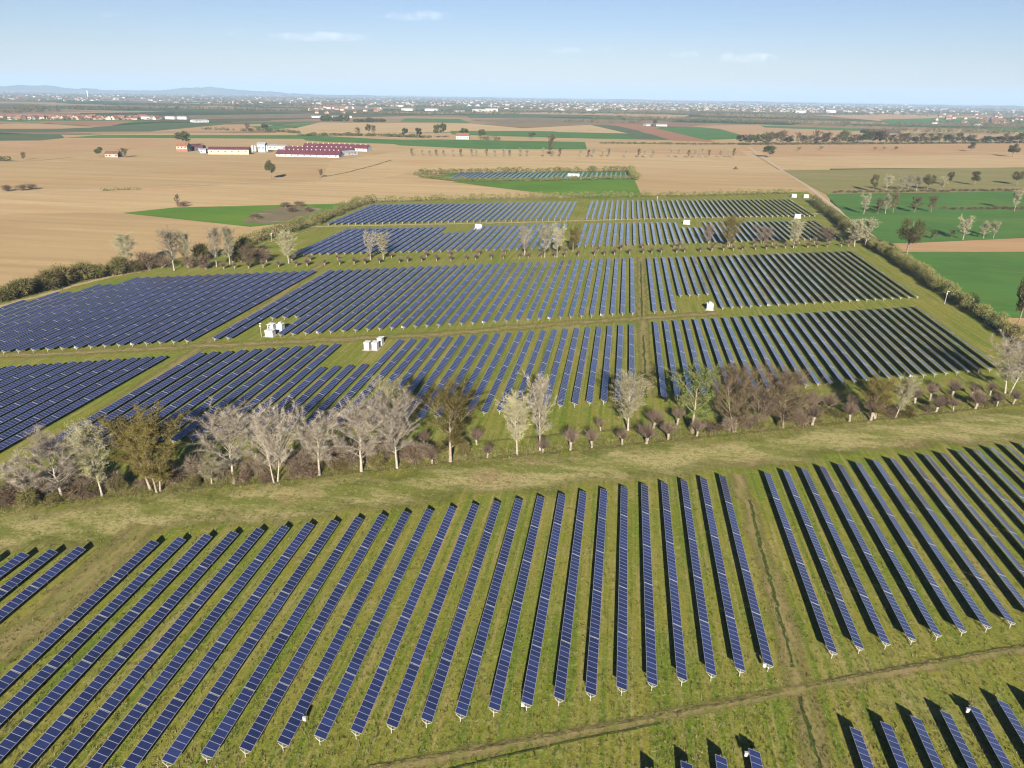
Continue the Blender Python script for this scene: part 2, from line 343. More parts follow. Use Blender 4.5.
field('tilled_field', [(815, 115), (890, 114), (1000, 117), (880, 121)], TAN3)
field('green_field', [(880, 119.5), (960, 117.5), (1000, 121.5), (890, 124.5)], GREEN)
field('green_field', [(985, 128), (1090, 126), (1090, 131), (1000, 132)], GREEN)
field('stubble_field', [(900, 133.3), (960, 133), (960, 135), (905, 136)], OLIVE)
# near the solar park
field('green_field', [(122, 213.2), (175, 207.6), (318, 204.3), (352, 203.6), (300, 222), (250, 227), (200, 221.5)], BRIGHT)
field('weedy_patch', [(240, 222.5), (262, 211), (292, 205.5), (322, 209), (300, 220), (268, 224)], SCRUB)
field('green_field', [(452, 182), (540, 180.5), (634, 179), (642, 196.5), (590, 199.5)], BRIGHT)
field('grass_plot', [(418, 176.5), (470, 173), (632, 171), (637, 180), (460, 182)], GREEN)
field('stubble_field', [(783, 170.5), (1090, 166.5), (1090, 190), (826, 194.5), (806, 184)], OLIVE)
field('green_field', [(826, 194.7), (1090, 190.3), (1090, 235), (905, 243.5), (884, 243.2), (846, 216)], GREEN)
field('ploughed_field', [(884, 243.4), (905, 243.6), (1090, 235.2), (1090, 252), (905, 252.2), (897, 251)], TAN3)
field('green_field', [(905, 252.4), (1090, 252.2), (1090, 318), (1003, 318.5), (975, 303), (930, 273)], GREEN)
field('ploughed_field', [(1000, 318.6), (1090, 318.2), (1090, 390), (1035, 362), (1012, 340)], TAN3)
# the park itself
PARK = [ground(*p) for p in [(-90, 330), (60, 284), (140, 265), (240, 248), (325, 219), (378, 201), (600, 197.5), (808, 191.5), (848, 221), (890, 252), (1012, 343), (1150, 440)]]
PARK = [(p.x, p.y, 0) for p in PARK] + [(430, 60, 0), (250, -60, 0), (-250, -60, 0), (-330, 60, 0)]
field('meadow', PARK, MEADOW, True, zz=.048)
# dry grass band between the tree line and the front block
strip('dry_grass_strip', [(-60, 534), (40, 527), (95, 521), (200, 509), (300, 498), (500, 477), (700, 456), (860, 439), (1090, 415)], 22, STRAW, 31, .12, 8)
strip('grass_lane', [(738, 474), (752, 520), (771, 576), (789, 640), (800, 680), (822, 775)], 5.0, LANE, 1, .3)
strip('furrow', [(750, 500), (760, 545), (773, 590), (786, 640), (793, 668)], 0.9, FURROW, 2, .5, 1.2)
strip('furrow', [(799, 692), (808, 725), (822, 775)], 0.9, FURROW, 3, .5, 1.2)
strip('grass_lane', [(-10, 662), (60, 604), (125, 548), (150, 525)], 9, LANE, 4, .2)
strip('grass_lane', [(641, 257), (643, 330), (648, 398)], 6, LANE, 5, .2)
strip('furrow', [(640.5, 262), (642, 318)], 1.1, FURROW, 6, .5); strip('furrow', [(643.5, 335), (646, 398)], 1.1, FURROW, 7, .5)
strip('grass_lane', [(62, 437), (130, 395), (205, 345), (270, 303), (325, 262)], 6.5, LANE, 8, .2)
strip('dirt_track', [(-20, 357), (80, 353), (180, 347.5), (290, 342), (430, 335), (560, 324), (640, 318.5), (720, 313.5)], 8, LANE, 9, .25)
strip('dirt_track', [(-20, 357), (80, 353), (180, 347.5), (290, 342), (430, 335), (560, 324), (640, 318.5), (720, 313.5)], 2.6, DIRT, 29, .3)
strip('dirt_track', [(280, 227), (330, 226.5), (420, 224.5), (520, 222.5), (640, 219), (760, 216.5), (838, 213)], 7, GRAVELR, 10, .25)
strip('dirt_track', [(322, 228), (290, 236), (262, 244), (200, 254), (160, 262)], 4.5, DIRT, 11, .25)
strip('dirt_track', [(-20, 312), (35, 297), (70, 287), (110, 277), (150, 270)], 5.5, GRAVELR, 12, .3)
strip('dirt_track', [(838, 214), (826, 207), (812, 198)], 4.0, GRAVEL, 13, .2)
strip('dirt_road', [(749, 147), (757, 153), (782, 170), (806, 185), (833, 206), (880, 239), (900, 255)], 3.6, GRAVEL, 14, .15, 12)
strip('dirt_road', [(752, 153), (779, 170)], 1.6, RUT, 15, .3, 8)
strip('dirt_path', [(30, 191.5), (100, 190.5), (155, 187.3), (250, 182.4), (330, 180.6), (390, 176.5)], 3.2, GRAVEL, 16, .3, 15)
strip('field_ditch', [(320, 177.5), (345, 173), (372, 166), (392, 160)], 4.0, RUT, 17, .3, 10)
strip('field_ditch', [(0, 162), (40, 160.5), (75, 157)], 3.5, RUT, 18, .3, 10)
strip('grass_track', [(340, 778), (520, 744), (660, 718), (800, 690), (1040, 647)], 2.6, LANE, 19, .25, 1.5)
strip('wheel_rut', [(370, 768), (520, 741), (650, 718), (784, 691.5)], .7, RUT, 20, .3, 1.0)
strip('wheel_rut', [(805, 687), (880, 672), (1040, 643)], .8, RUT, 21, .3, 1.0)
strip('wheel_rut', [(440, 772), (570, 742), (660, 724)], .5, FURROW, 25, .3, 1.0)
strip('ditch', [(-20, 510), (60, 503), (160, 492), (240, 485), (320, 477), (400, 468), (480, 459.5), (560, 452), (640, 444), (740, 434), (820, 425.5), (900, 418), (1040, 402)], 1.8, RUT, 22, .4, 1.5)
strip('furrow', [(410, 450), (480, 442), (560, 435), (640, 428), (700, 423)], 1.4, RUT, 23, .4, 1.5)

# ------------------------------------------------------------------ solar rows
SEC = 11.56; AX = 1.26; TILT = R(19.6); PW = 1.65; SL = 11.44
def section_geo(x0, y0, z0, length, V, Fc, U, M):
    """one tilted table: glass on top, back sheet beneath"""
    n = len(V); c, s = math.cos(TILT), math.sin(TILT); h = .02
    for dz in (-h, h):
        for u in (-PW / 2, PW / 2):
            for v in (0, length): V.append((x0 + u * c + dz * s, y0 + v, z0 - u * s + dz * c))
    # idx: 0:(-,0,bot)1:(-,L)2:(+,0)3:(+,L) 4..7 top
    Fc += [(n + 4, n + 6, n + 7, n + 5), (n, n + 1, n + 3, n + 2), (n, n + 2, n + 6, n + 4), (n + 2, n + 3, n + 7, n + 6), (n + 3, n + 1, n + 5, n + 7), (n + 1, n, n + 4, n + 5)]
    U += [(0, 0), (PW, 0), (PW, SL), (0, SL)] + [(0, 0)] * 20; M += [0, 1, 2, 2, 2, 2]
V, Fc, U, M = [], [], [], []; section_geo(0, 0, 0, SL, V, Fc, U, M)
ME_SEC = mesh('panel_section', V, Fc, [GLASS, BACK, STEEL], M, U)
b = MB(); b.box((0, 0, (AX - .12) / 2), (.09, .07, AX - .12)); c_, s_ = math.cos(TILT), math.sin(TILT)
ME_POST = b.mesh('support_post', POSTM)
for sgn in (-1, 1): b.tube([(0, 0, AX - .55), (sgn * .62 * c_, 0, AX - .09 - sgn * .62 * s_)], [.045, .045], 4)
ME_END = b.mesh('support_post', POSTM)
b = MB(); b.box((0, .5, 0), (.12, 1, .12)); ME_TUBE = b.mesh('torque_tube', STEEL)
b = MB(); b.box((0, 0, 0), (.45, .25, .62)); b.box((0, 0, .33), (.5, .3, .05)); b.box((.08, -.13, .05), (.24, .02, .36), 1); ME_BOX = b.mesh('inverter_box', [HALLW, GREYP])

rows = []         # (block, x, y0, y1, sections, label)
def add_rows(block, n, x0, dx, yb, yt, nsec, label, skip=(), cut=None, tw=0.):
    """yb, yt: (y at the first row, slope dy/dx) of the near and far ends"""
    for i in range(n):
        x = x0 + i * dx; a = yb[0] + yb[1] * (x - x0); c = yt[0] + yt[1] * (x - x0); k = nsec
        if cut and i in cut:
            lo, hi = cut[i]; L = (c - a) / nsec; a += lo * L; c -= hi * L; k = nsec - lo - hi
            if k <= 0: continue
        if i in skip: continue
        rows.append((block, x, a, c, k, label(i)))
D = 'solar panel row'
add_rows('front', 26, 26.7, -4.365, (88.1, .384), (146.4, .412), 5, lambda i: f'blue {D}, {nth(i+1)} left of the furrowed lane in the front block', tw=0)
add_rows('front_left', 5, -94.4, -4.40, (39.7, .40), (97.3, .38), 5, lambda i: f'blue {D}, {nth(i+1)} left of the wide grass gap at the left edge')
add_rows('front_right', 17, 37.0, 4.42, (92.6, .392), (149.6, .411), 5, lambda i: f'narrow-looking {D}, {nth(i+1)} right of the furrowed lane, below the tree line')
add_rows('bottom_right', 8, 36.2, 4.44, (20.5, .38), (78.0, .38), 5, lambda i: f'{D} by the bottom edge, {nth(i+1)} right of the furrowed lane')
add_rows('bottom_left', 7, 22.1, -4.45, (14.6, .38), (72.2, .38), 5, lambda i: f'{D} cut off by the bottom edge, {nth(i+1)} left of the furrowed lane')
def limit(x):     # left-hand block: the slanting hedge cuts the rows short in steps of whole tables
    return 286 + (x + 216) * 2.2 if x < -207 else 1e9
n0 = len(rows)
add_rows('upper_left', 24, -143.2, -3.91, (210.2, .417), (316.9, .425), 9, lambda i: f'blue {D}, {nth(i+1)} left of the diagonal lane, beyond the dirt track')
for j in range(n0, len(rows)):
    bk, x, a, c, k, lb = rows[j]; L = (c - a) / k
    while k > 2 and a + k * L > limit(x): k -= 1
    rows[j] = (bk, x, a, a + k * L, k, lb)
add_rows('lower_left', 22, -141.3, -3.86, (124.0, .43), (194.4, .43), 6, lambda i: f'blue {D}, {nth(i+1)} left of the diagonal lane, this side of the dirt track')
add_rows('lower_middle', 36, -131.2, 3.94, (128.5, .43), (199.6, .43), 6, lambda i: f'blue {D}, {nth(i+1)} right of the diagonal lane, behind the tree line', cut={11: (0, 2), 12: (0, 2), 13: (0, 2), 14: (0, 2)})
add_rows('upper_middle', 37, -135.2, 3.956, (214.0, .432), (319.3, .430), 9, lambda i: f'blue {D}, {nth(i+1)} right of the diagonal lane, beyond the dirt track', cut={2: (2, 0), 3: (2, 0), 4: (2, 0)})
add_rows('lower_right', 29, 15.7, 3.87, (190.5, .412), (264.8, .405), 6, lambda i: f'pale {D}, {nth(i+1)} right of the straight middle lane, behind the tree line')
add_rows('upper_right', 30, 15.9, 3.96, (279.2, .409), (381.9, .405), 9, lambda i: f'pale {D}, {nth(i+1)} right of the straight middle lane, beyond the track', cut={3: (2, 0), 4: (2, 0), 5: (2, 0), 6: (2, 0)})
add_rows('far_near_right', 41, -22.9, 3.98, (406.0, .402), (486.0, .33), 7, lambda i: f'far {D}, {nth(i+1)} right of the gap, between pollard row and far track', cut={16: (0, 2), 17: (0, 2), 18: (0, 2), 19: (0, 2)})
add_rows('far_near_left', 34, -36.0, -4.0, (397.0, .357), (481.0, .39), 7, lambda i: f'far {D}, {nth(i+1)} left of the gap, between pollard row and far track', cut={15: (0, 2), 16: (0, 2), 17: (0, 2), 18: (0, 2)})
add_rows('far_right', 42, -24.0, 4.05, (505.1, .352), (599.5, .352), 8, lambda i: '')
add_rows('far_left', 38, -37.2, -4.07, (500.4, .378), (592, .378), 8, lambda i: '')
for i in range(37):
    p = ground(450 + i * 5.0, 179.4); rows.append(('beyond', p.x, p.y, p.y + 66, 5, ''))

def row_size(r):
    _, x, a, c, k, _ = r
    q = [pixel((x + dx, y, AX)) for dx in (-.8, .8) for y in (a, c)]
    if all(u < -4 or u > 1028 or v > 772 for u, v in q) and not (min(u for u, v in q) < 0 < max(u for u, v in q) and min(v for u, v in q) < 768): return 0
    mid = (Vector((x, (a + c) / 2, AX)) - Vector((0, 0, CAM_H)))
    return (c - a) * 1.65 / mid.length_squared * CAM_H / mid.length + 1e-12
siz = sorted([r for r in rows if r[5] and row_size(r) > 0], key=lambda r: -row_size(r))
ones = set(map(id, siz[:300]))
BOXES = {('front', 8): 'near', ('front', 0): 'near', ('bottom_right', 4): 'far', ('bottom_left', 0): 'far', ('upper_middle', 8): 'near', ('upper_middle', 15): 'near', ('upper_middle', 22): 'near',
         ('upper_middle', 28): 'near', ('upper_middle', 33): 'near', ('upper_left', 4): 'near', ('upper_left', 8): 'near', ('upper_right', 12): 'near', ('upper_right', 22): 'near', ('lower_right', 10): 'near', ('lower_right', 20): 'near', ('front', 15): 'mid'}
count = {}; rest = []
NAMES = {'front': 'front block', 'front_left': 'front block', 'front_right': 'front right block', 'bottom_right': 'bottom blocks', 'bottom_left': 'bottom blocks', 'upper_left': 'left blocks', 'lower_left': 'left blocks',
         'lower_middle': 'middle blocks', 'upper_middle': 'middle blocks', 'lower_right': 'right blocks', 'upper_right': 'right blocks', 'far_near_right': 'far blocks', 'far_near_left': 'far blocks'}
rg = random.Random(5); NEARB = ('front', 'front_left', 'front_right', 'bottom_left', 'bottom_right')
for r in rows:
    blk, x, a, c, k, lb = r; idx = count.get(blk, 0); count[blk] = idx + 1
    if row_size(r) == 0: continue
    if id(r) not in ones: rest.append(r); continue
    e = link('solar_panel_row', None, loc=(x, a, 0)); tag(e, lb, 'solar panels', 'solar panel rows of the ' + NAMES[blk])
    L = (c - a) / k; sy_ = L / SEC
    tl = rg.uniform(-.02, .02)
    for j in range(k):
        link('panel_section', ME_SEC, e, (0, j * L + .06, AX + rg.uniform(-.02, .02)), (0, tl + rg.uniform(-.012, .012), 0), (1 if blk in NEARB else 1.13, sy_, 1))
    link('torque_tube', ME_TUBE, e, (0, -.25, AX - .10), (0, 0, 0), (1, (c - a) + .5, 1))
    for j in range(k + 1):
        link('support_post', ME_END if j in (0, k) else ME_POST, e, (0, -.05 if j == 0 else (c - a + .05 if j == k else j * L), 0))
    if (blk, idx) in BOXES:
        wh = BOXES[(blk, idx)]
        link('inverter_box', ME_BOX, e, {'near': (-.55, .2, .95), 'far': (-1.1, c - a - .8, 1.2), 'mid': (.95, 4.6, .9)}[wh])
V, Fc, U, M = [], [], [], []; pm = MB()
for blk, x, a, c, k, lb in rest:
    L = (c - a) / k
    for j in range(k): section_geo(x, a + j * L + .06, AX, L - .12, V, Fc, U, M)
    for y in (a - .3, c + .3): pm.box((x, y, AX / 2), (.2, .2, AX))
n = len(V); V += pm.v; Fc += [tuple(n + i for i in f) for f in pm.f]; M += [3] * len(pm.f); U += [(0, 0)] * (4 * len(pm.f))
struct(tag(link('distant_solar_rows', mesh('distant_solar_rows', V, Fc, [GLASS, BACK, STEEL, POSTM], M, U)), 'far blue-grey solar rows beyond the far dirt track and the hedged plot behind', 'solar panels'), 'stuff')

# ------------------------------------------------------------------ trees
def blade(b, p, d, wdt, rnd, mi):
    q = Vector((rnd.uniform(-1, 1), rnd.uniform(-1, 1), rnd.uniform(-1, 1))); s = d.cross(q)
    if s.length < 1e-5: return
    s.normalize(); s *= wdt / 2; n = len(b.v)
    b.v += [tuple(p - s), tuple(p + s), tuple(p + d)]; b.f.append((n, n + 1, n + 2)); b.m.append(mi)
def leaf(b, p, s, rnd, mi):
    a = Vector((rnd.gauss(0, 1), rnd.gauss(0, 1), rnd.gauss(0, 1))).normalized() * s
    c = a.orthogonal().normalized() * s * rnd.uniform(.5, .9); n = len(b.v)
    b.v += [tuple(p - a), tuple(p + c), tuple(p + a), tuple(p - c)]; b.f.append((n, n + 1, n + 2, n + 3)); b.m.append(mi)
def make_tree(seed, H, base, Rad, limbs, trunk_r, mats, twigs, twig_len, twig_w, leaves, leaf_s, prof='oval', stems=1, spread=1.0, droop=0., sub=6):
    """mats: bark, twig, leaf. returns (trunk mesh, crown mesh) of a tree H metres tall"""
    rnd = random.Random(seed); T = MB(); Cn = MB(); segs = []
    for st in range(stems):
        az = rnd.uniform(0, 6.28); ln = rnd.uniform(.05, .16) * (stems > 1)
        bx, by = (.5 * math.cos(az + st * 2.2), .5 * math.sin(az + st * 2.2)) if stems > 1 else (0, 0)
        hh = H * rnd.uniform(.86, .98) if st else H
        pts = []; wx = rnd.uniform(-.03, .03); wy = rnd.uniform(-.03, .03)
        for i in range(8):
            t = i / 7
            pts.append(Vector((bx + hh * t * (ln * math.cos(az + st * 2.2) + wx) + rnd.uniform(-.1, .1) * i * .3, by + hh * t * (ln * math.sin(az + st * 2.2) + wy) + rnd.uniform(-.1, .1) * i * .3, hh * .93 * t)))
        tr = trunk_r if stems == 1 else trunk_r * .75
        T.tube(pts, [tr * (1.25 if i == 0 else 1) * (1 - .88 * i / 7) + .02 for i in range(8)], 7)
        def at(t):
            f = t * 7; i = min(6, int(f)); return pts[i].lerp(pts[i + 1], f - i)
        for l in range(limbs):
            u = (l + rnd.random()) / limbs; t = base / H + (1 - base / H) * (u ** .85) * .96; p = at(t)
            if prof == 'oval': w_ = math.sin(math.pi * (.12 + .80 * u)) ** .7
            elif prof == 'broad': w_ = (1 - u * .75) ** .55
            else: w_ = (.45 + u) * (1 - u) ** .45 * 1.35
            L = Rad * max(.15, w_) * rnd.uniform(.75, 1.15); a = l * 2.399 + rnd.uniform(-.5, .5)
            pol = (R(62) * (1 - u) + R(22) * u) * spread
            d = Vector((math.cos(a) * math.sin(pol), math.sin(a) * math.sin(pol), math.cos(pol)))
            L = L / max(.45, math.sin(pol)); q = [p]; dd = d.copy()
            for s in range(4):
                dd = (dd + Vector((rnd.uniform(-.2, .2), rnd.uniform(-.2, .2), .16 - droop))).normalized(); q.append(q[-1] + dd * L / 4)
            lr = max(.03, trunk_r * (1 - t) * .42 + .02); T.tube(q, [lr, lr * .8, lr * .6, lr * .4, .015], 5)
            segs += [(q[i], q[i + 1], .5 + i * .5) for i in range(1, 4)]
            for s in range(sub):
                f = rnd.uniform(.9, 4) ; i = min(3, int(f)); o = q[i].lerp(q[i + 1], f - i)
                sd = (dd + Vector((rnd.gauss(0, .7), rnd.gauss(0, .7), rnd.gauss(.15, .5)))).normalized(); sl_ = L * rnd.uniform(.22, .42)
                o2 = o + sd * sl_ * .5 + Vector((0, 0, .05 * sl_)); o3 = o + sd * sl_ + Vector((0, 0, (.16 - droop) * sl_))
                T.tube([o, o2, o3], [lr * .38, lr * .25, .012], 4); segs += [(o, o2, 1.2), (o2, o3, 2.2)]
        segs += [(pts[i], pts[i + 1], .6) for i in range(5, 7)]
    wts = [s[2] for s in segs]; ends = []
    for a, c, _ in rnd.choices(segs, wts, k=twigs):
        p = a.lerp(c, rnd.random()); d = (c - a).normalized() + Vector((rnd.gauss(0, .75), rnd.gauss(0, .75), rnd.gauss(.25 - droop, .55)))
        d = d.normalized() * twig_len * rnd.uniform(.5, 1.3); blade(Cn, p, d, twig_w * rnd.uniform(.7, 1.4), rnd, 0); ends.append((p, d))
    for _ in range(leaves):
        p, d = rnd.choice(ends); leaf(Cn, p + d * rnd.uniform(.3, 1.1) + Vector((rnd.gauss(0, .12), rnd.gauss(0, .12), rnd.gauss(0, .12))), leaf_s * rnd.uniform(.6, 1.3), rnd, 1)
    xs = sorted(math.hypot(v[0], v[1]) for v in Cn.v); zmax = sorted(v[2] for v in Cn.v)[int(len(Cn.v) * .995)]
    return T.mesh('trunk', mats[0], True), Cn.mesh('crown', [mats[1], mats[2]]), zmax, xs[int(len(xs) * .95)]
def pollard(seed):
    rnd = random.Random(seed); T = MB(); Cn = MB(); h = rnd.uniform(1.1, 1.8); lx, ly = rnd.uniform(-.25, .25), rnd.uniform(-.25, .25)
    T.tube([(0, 0, 0), (lx * .4, ly * .4, h * .5), (lx, ly, h), (lx * 1.1, ly * 1.1, h + .35)], [.34, .27, .36, .18], 8)
    for i in range(9):
        a = i * .7 + rnd.random(); d = Vector((math.cos(a) * .8, math.sin(a) * .8, rnd.uniform(.6, 1.4))).normalized()
        T.tube([(lx, ly, h + .1), tuple(Vector((lx, ly, h + .1)) + d * .8), tuple(Vector((lx, ly, h + .1)) + d * 1.8 + Vector((0, 0, .2)))], [.10, .06, .02], 5)
    whips = []
    for i in range(260):
        a = rnd.uniform(0, 6.283); pl_ = R(62) * rnd.random() ** .7; d = Vector((math.cos(a) * math.sin(pl_), math.sin(a) * math.sin(pl_), math.cos(pl_)))
        o = Vector((lx, ly, h + .15)) + d * rnd.uniform(.1, .5); L = rnd.uniform(1.5, 3.1) * (1 - .25 * pl_ / 1.4); e = o + d * L + Vector((0, 0, .25 * L * math.sin(pl_)))
        blade(Cn, o, e - o, rnd.uniform(.05, .08), rnd, 0); whips.append((o, e))
    for i in range(1300):
        o, e = rnd.choice(whips); p = o.lerp(e, rnd.uniform(.25, 1)); d = (e - o).normalized() + Vector((rnd.gauss(0, .4), rnd.gauss(0, .4), rnd.gauss(.1, .4)))
        blade(Cn, p, d * rnd.uniform(.35, .9), rnd.uniform(.025, .045), rnd, 0)
    for i in range(110):
        a = rnd.uniform(0, 6.283); c = rnd.uniform(0, 1); s = math.sqrt(1 - c * c); leaf(Cn, Vector((lx, ly, h + .3)) + Vector((math.cos(a) * s, math.sin(a) * s, c)) * rnd.uniform(.8, 2.2), .07, rnd, 1)
    zmax = max(v[2] for v in Cn.v); return T.mesh('trunk', BARKL, True), Cn.mesh('crown', [TW_R, L_OLV]), zmax, 2.3
def bush(seed, mats, n=900, s=.26, rz=1.0):
    rnd = random.Random(seed); T = MB(); Cn = MB(); lobes = [(Vector((rnd.uniform(-.55, .55), rnd.uniform(-.55, .55), rnd.uniform(.45, 1.0) * rz)), rnd.uniform(.45, .7)) for _ in range(7)]
    for i in range(7):
        c, r = lobes[i]; T.tube([(rnd.uniform(-.2, .2), rnd.uniform(-.2, .2), 0), tuple(c * .6), tuple(c)], [.07, .05, .02], 4)
    for i in range(n):
        c, r = rnd.choice(lobes); d = Vector((rnd.gauss(0, 1), rnd.gauss(0, 1), rnd.gauss(.2, 1))).normalized(); p = c + d * r * rnd.uniform(.55, 1.05)
        if p.z < .03: p.z = rnd.uniform(.03, .3)
        if i % 3: leaf(Cn, p, s * .28 * rnd.uniform(.6, 1.4), rnd, 1)
        else: blade(Cn, p - d * .2, d * rnd.uniform(.3, .55), .04, rnd, 0)
    zmax = sorted(v[2] for v in Cn.v)[int(len(Cn.v) * .99)]; return T.mesh('stems', BARKB), Cn.mesh('foliage', [mats[0], mats[1]]), zmax, 1.15
def round_tree(seed, mats, H=12, R_=4.6, n=5200, s=.24, base=2.2, lob=13):
    rnd = random.Random(seed); T = MB(); Cn = MB(); zc = (H + base) / 2; hz_ = (H - base) / 2
    T.tube([(0, 0, 0), (.1, 0, base), (.15, .1, zc), (0, 0, H * .85)], [.36, .28, .18, .04], 7); lobes = []
    for i in range(lob):
        c = rnd.uniform(-.75, .85); a = i * 2.399 + rnd.random(); q = math.sqrt(1 - c * c) * rnd.uniform(.45, .72)
        p = Vector((math.cos(a) * q * R_, math.sin(a) * q * R_, zc + c * hz_ * .72)); lobes.append((p, rnd.uniform(.30, .48) * R_))
        o = Vector((0, 0, base + (p.z - base) * .4)); T.tube([o, o.lerp(p, .5) + Vector((0, 0, .2)), p], [.13, .08, .03], 5)
    for i in range(n):
        c, r = rnd.choice(lobes); d = Vector((rnd.gauss(0, 1), rnd.gauss(0, 1), rnd.gauss(0, 1))).normalized(); p = c + Vector((d.x, d.y, d.z * .85)) * r * rnd.uniform(.35, 1.12)
        if i % 4: leaf(Cn, p, s * rnd.uniform(.5, 1.3), rnd, 1)
        else: blade(Cn, p - d * .5, d * rnd.uniform(.6, 1.2), .06, rnd, 0)
    return T.mesh('trunk', mats[0], True), Cn.mesh('crown', [mats[1], mats[2]]), sorted(v[2] for v in Cn.v)[int(len(Cn.v) * .995)], R_
KIND = {
 'white': [make_tree(10 + i, 17, 4.2 + i % 2, 5.0, 20, .23, (BARKW, TW_W, L_PALE), 15000, 1.15, .036, 2200, .08, 'oval', 1 + (i == 2), .72, 0, 8) for i in range(4)],
 'leaning': [make_tree(19, 15, 4, 4.2, 14, .22, (BARKW, TW_W, L_PALE), 6000, 1.3, .045, 900, .09, 'oval', 1, .9, 0, 8)],
 'pale': [make_tree(20 + i, 18, 3.6, 3.3, 36, .19, (BARKW, TW_W, L_PALE), 6500, .9, .034, 15000, .085, 'oval', 1, .62) for i in range(4)],
 'ochre': [make_tree((30, 31, 37, 33)[i], 18, 3.2, 4.8, 22, .27, (BARKP, TW_O, L_OCH), 7500, 1.1, .04, 26000, .105, 'oval', 1 + i % 2, .85) for i in range(4)],
 'brown': [make_tree(40 + i, 15, 2.2, 5.0, 17, .2, (BARKB, TW_B, L_OLV), 11000, 1.25, .042, 3500, .09, 'oval', 2 + i % 2, .95) for i in range(3)],
 'purple': [make_tree(45 + i, 13, 1.6, 4.8, 16, .18, (BARKB, TW_R, L_OLV), 8000, 1.2, .042, 600, .09, 'oval', 2, 1) for i in range(2)],
 'green': [make_tree(50 + i, 17, 4.5, 4.8, 13, .3, (BARKP, TW_B, L_GRN), 2500, 1.2, .045, 6500, .125, 'vase', 1, .85) for i in range(2)],
 'oak': [round_tree(60 + i, (BARKB, TW_B, L_OLV)) for i in range(3)],
 'far_pale': [make_tree(70 + i, 13, 3.2, 3.8, 16, .18, (BARKW, TW_W, L_PALE), 2600, 1.1, .09, 1600, .2, 'oval', 1, .8) for i in range(3)],
 'far_bare': [make_tree(80 + i, 13, 2.6, 4.4, 14, .22, (BARKB, TW_B, L_OLV), 2400, 1.3, .12, 900, .26, 'oval', 1, .9) for i in range(3)],
 'far_dark': [round_tree(90 + i, (BARKB, TW_B, L_DRK), 13, 4.8, 2600, .40, 1.2 + i % 2) for i in range(4)],
 'pollard': [pollard(100 + i) for i in range(6)],
 'bush': [bush(110 + i, (TW_O, L_HDG), 3600, .13) for i in range(4)],
 'dark_bush': [bush(120 + i, (TW_O, L_HDD), 3400, .13) for i in range(3)],
 'brush': [bush(140 + i, (TW_P, TW_P), 2600, .08, 1.25) for i in range(3)],
 'bare_bush': [bush(130 + i, (TW_B, TW_R), 1500, .10) for i in range(3)],
}
tn = random.Random(77); used = {}
def plant(kind, name, label, cat, px, py, top=None, width=None, h=None, group=None, lean=None, pos=None):
    g = pos if pos else ground(px, py); k = used.get(kind, 0); used[kind] = k + 1
    tr, crn, zm, rad = KIND[kind][k % len(KIND[kind])]
    H = h if h else tall(px, py, top); s = H / zm
    sx = s * tn.uniform(.92, 1.08) if width is None else (width * metres(px, py) / 2) / rad
    e = link(name, None, loc=(g.x, g.y, 0), rot=(lean[1] if lean else 0, lean[0] if lean else 0, tn.uniform(0, 6.28) if not lean else 0), scale=(sx, sx, s)); tag(e, label, cat, group)
    bushy = kind.endswith('bush') or kind == 'brush'
    link('stems' if bushy else 'trunk', tr, e); link('foliage' if bushy else 'crown', crn, e)
    return e
G1 = 'trees along the ditch'
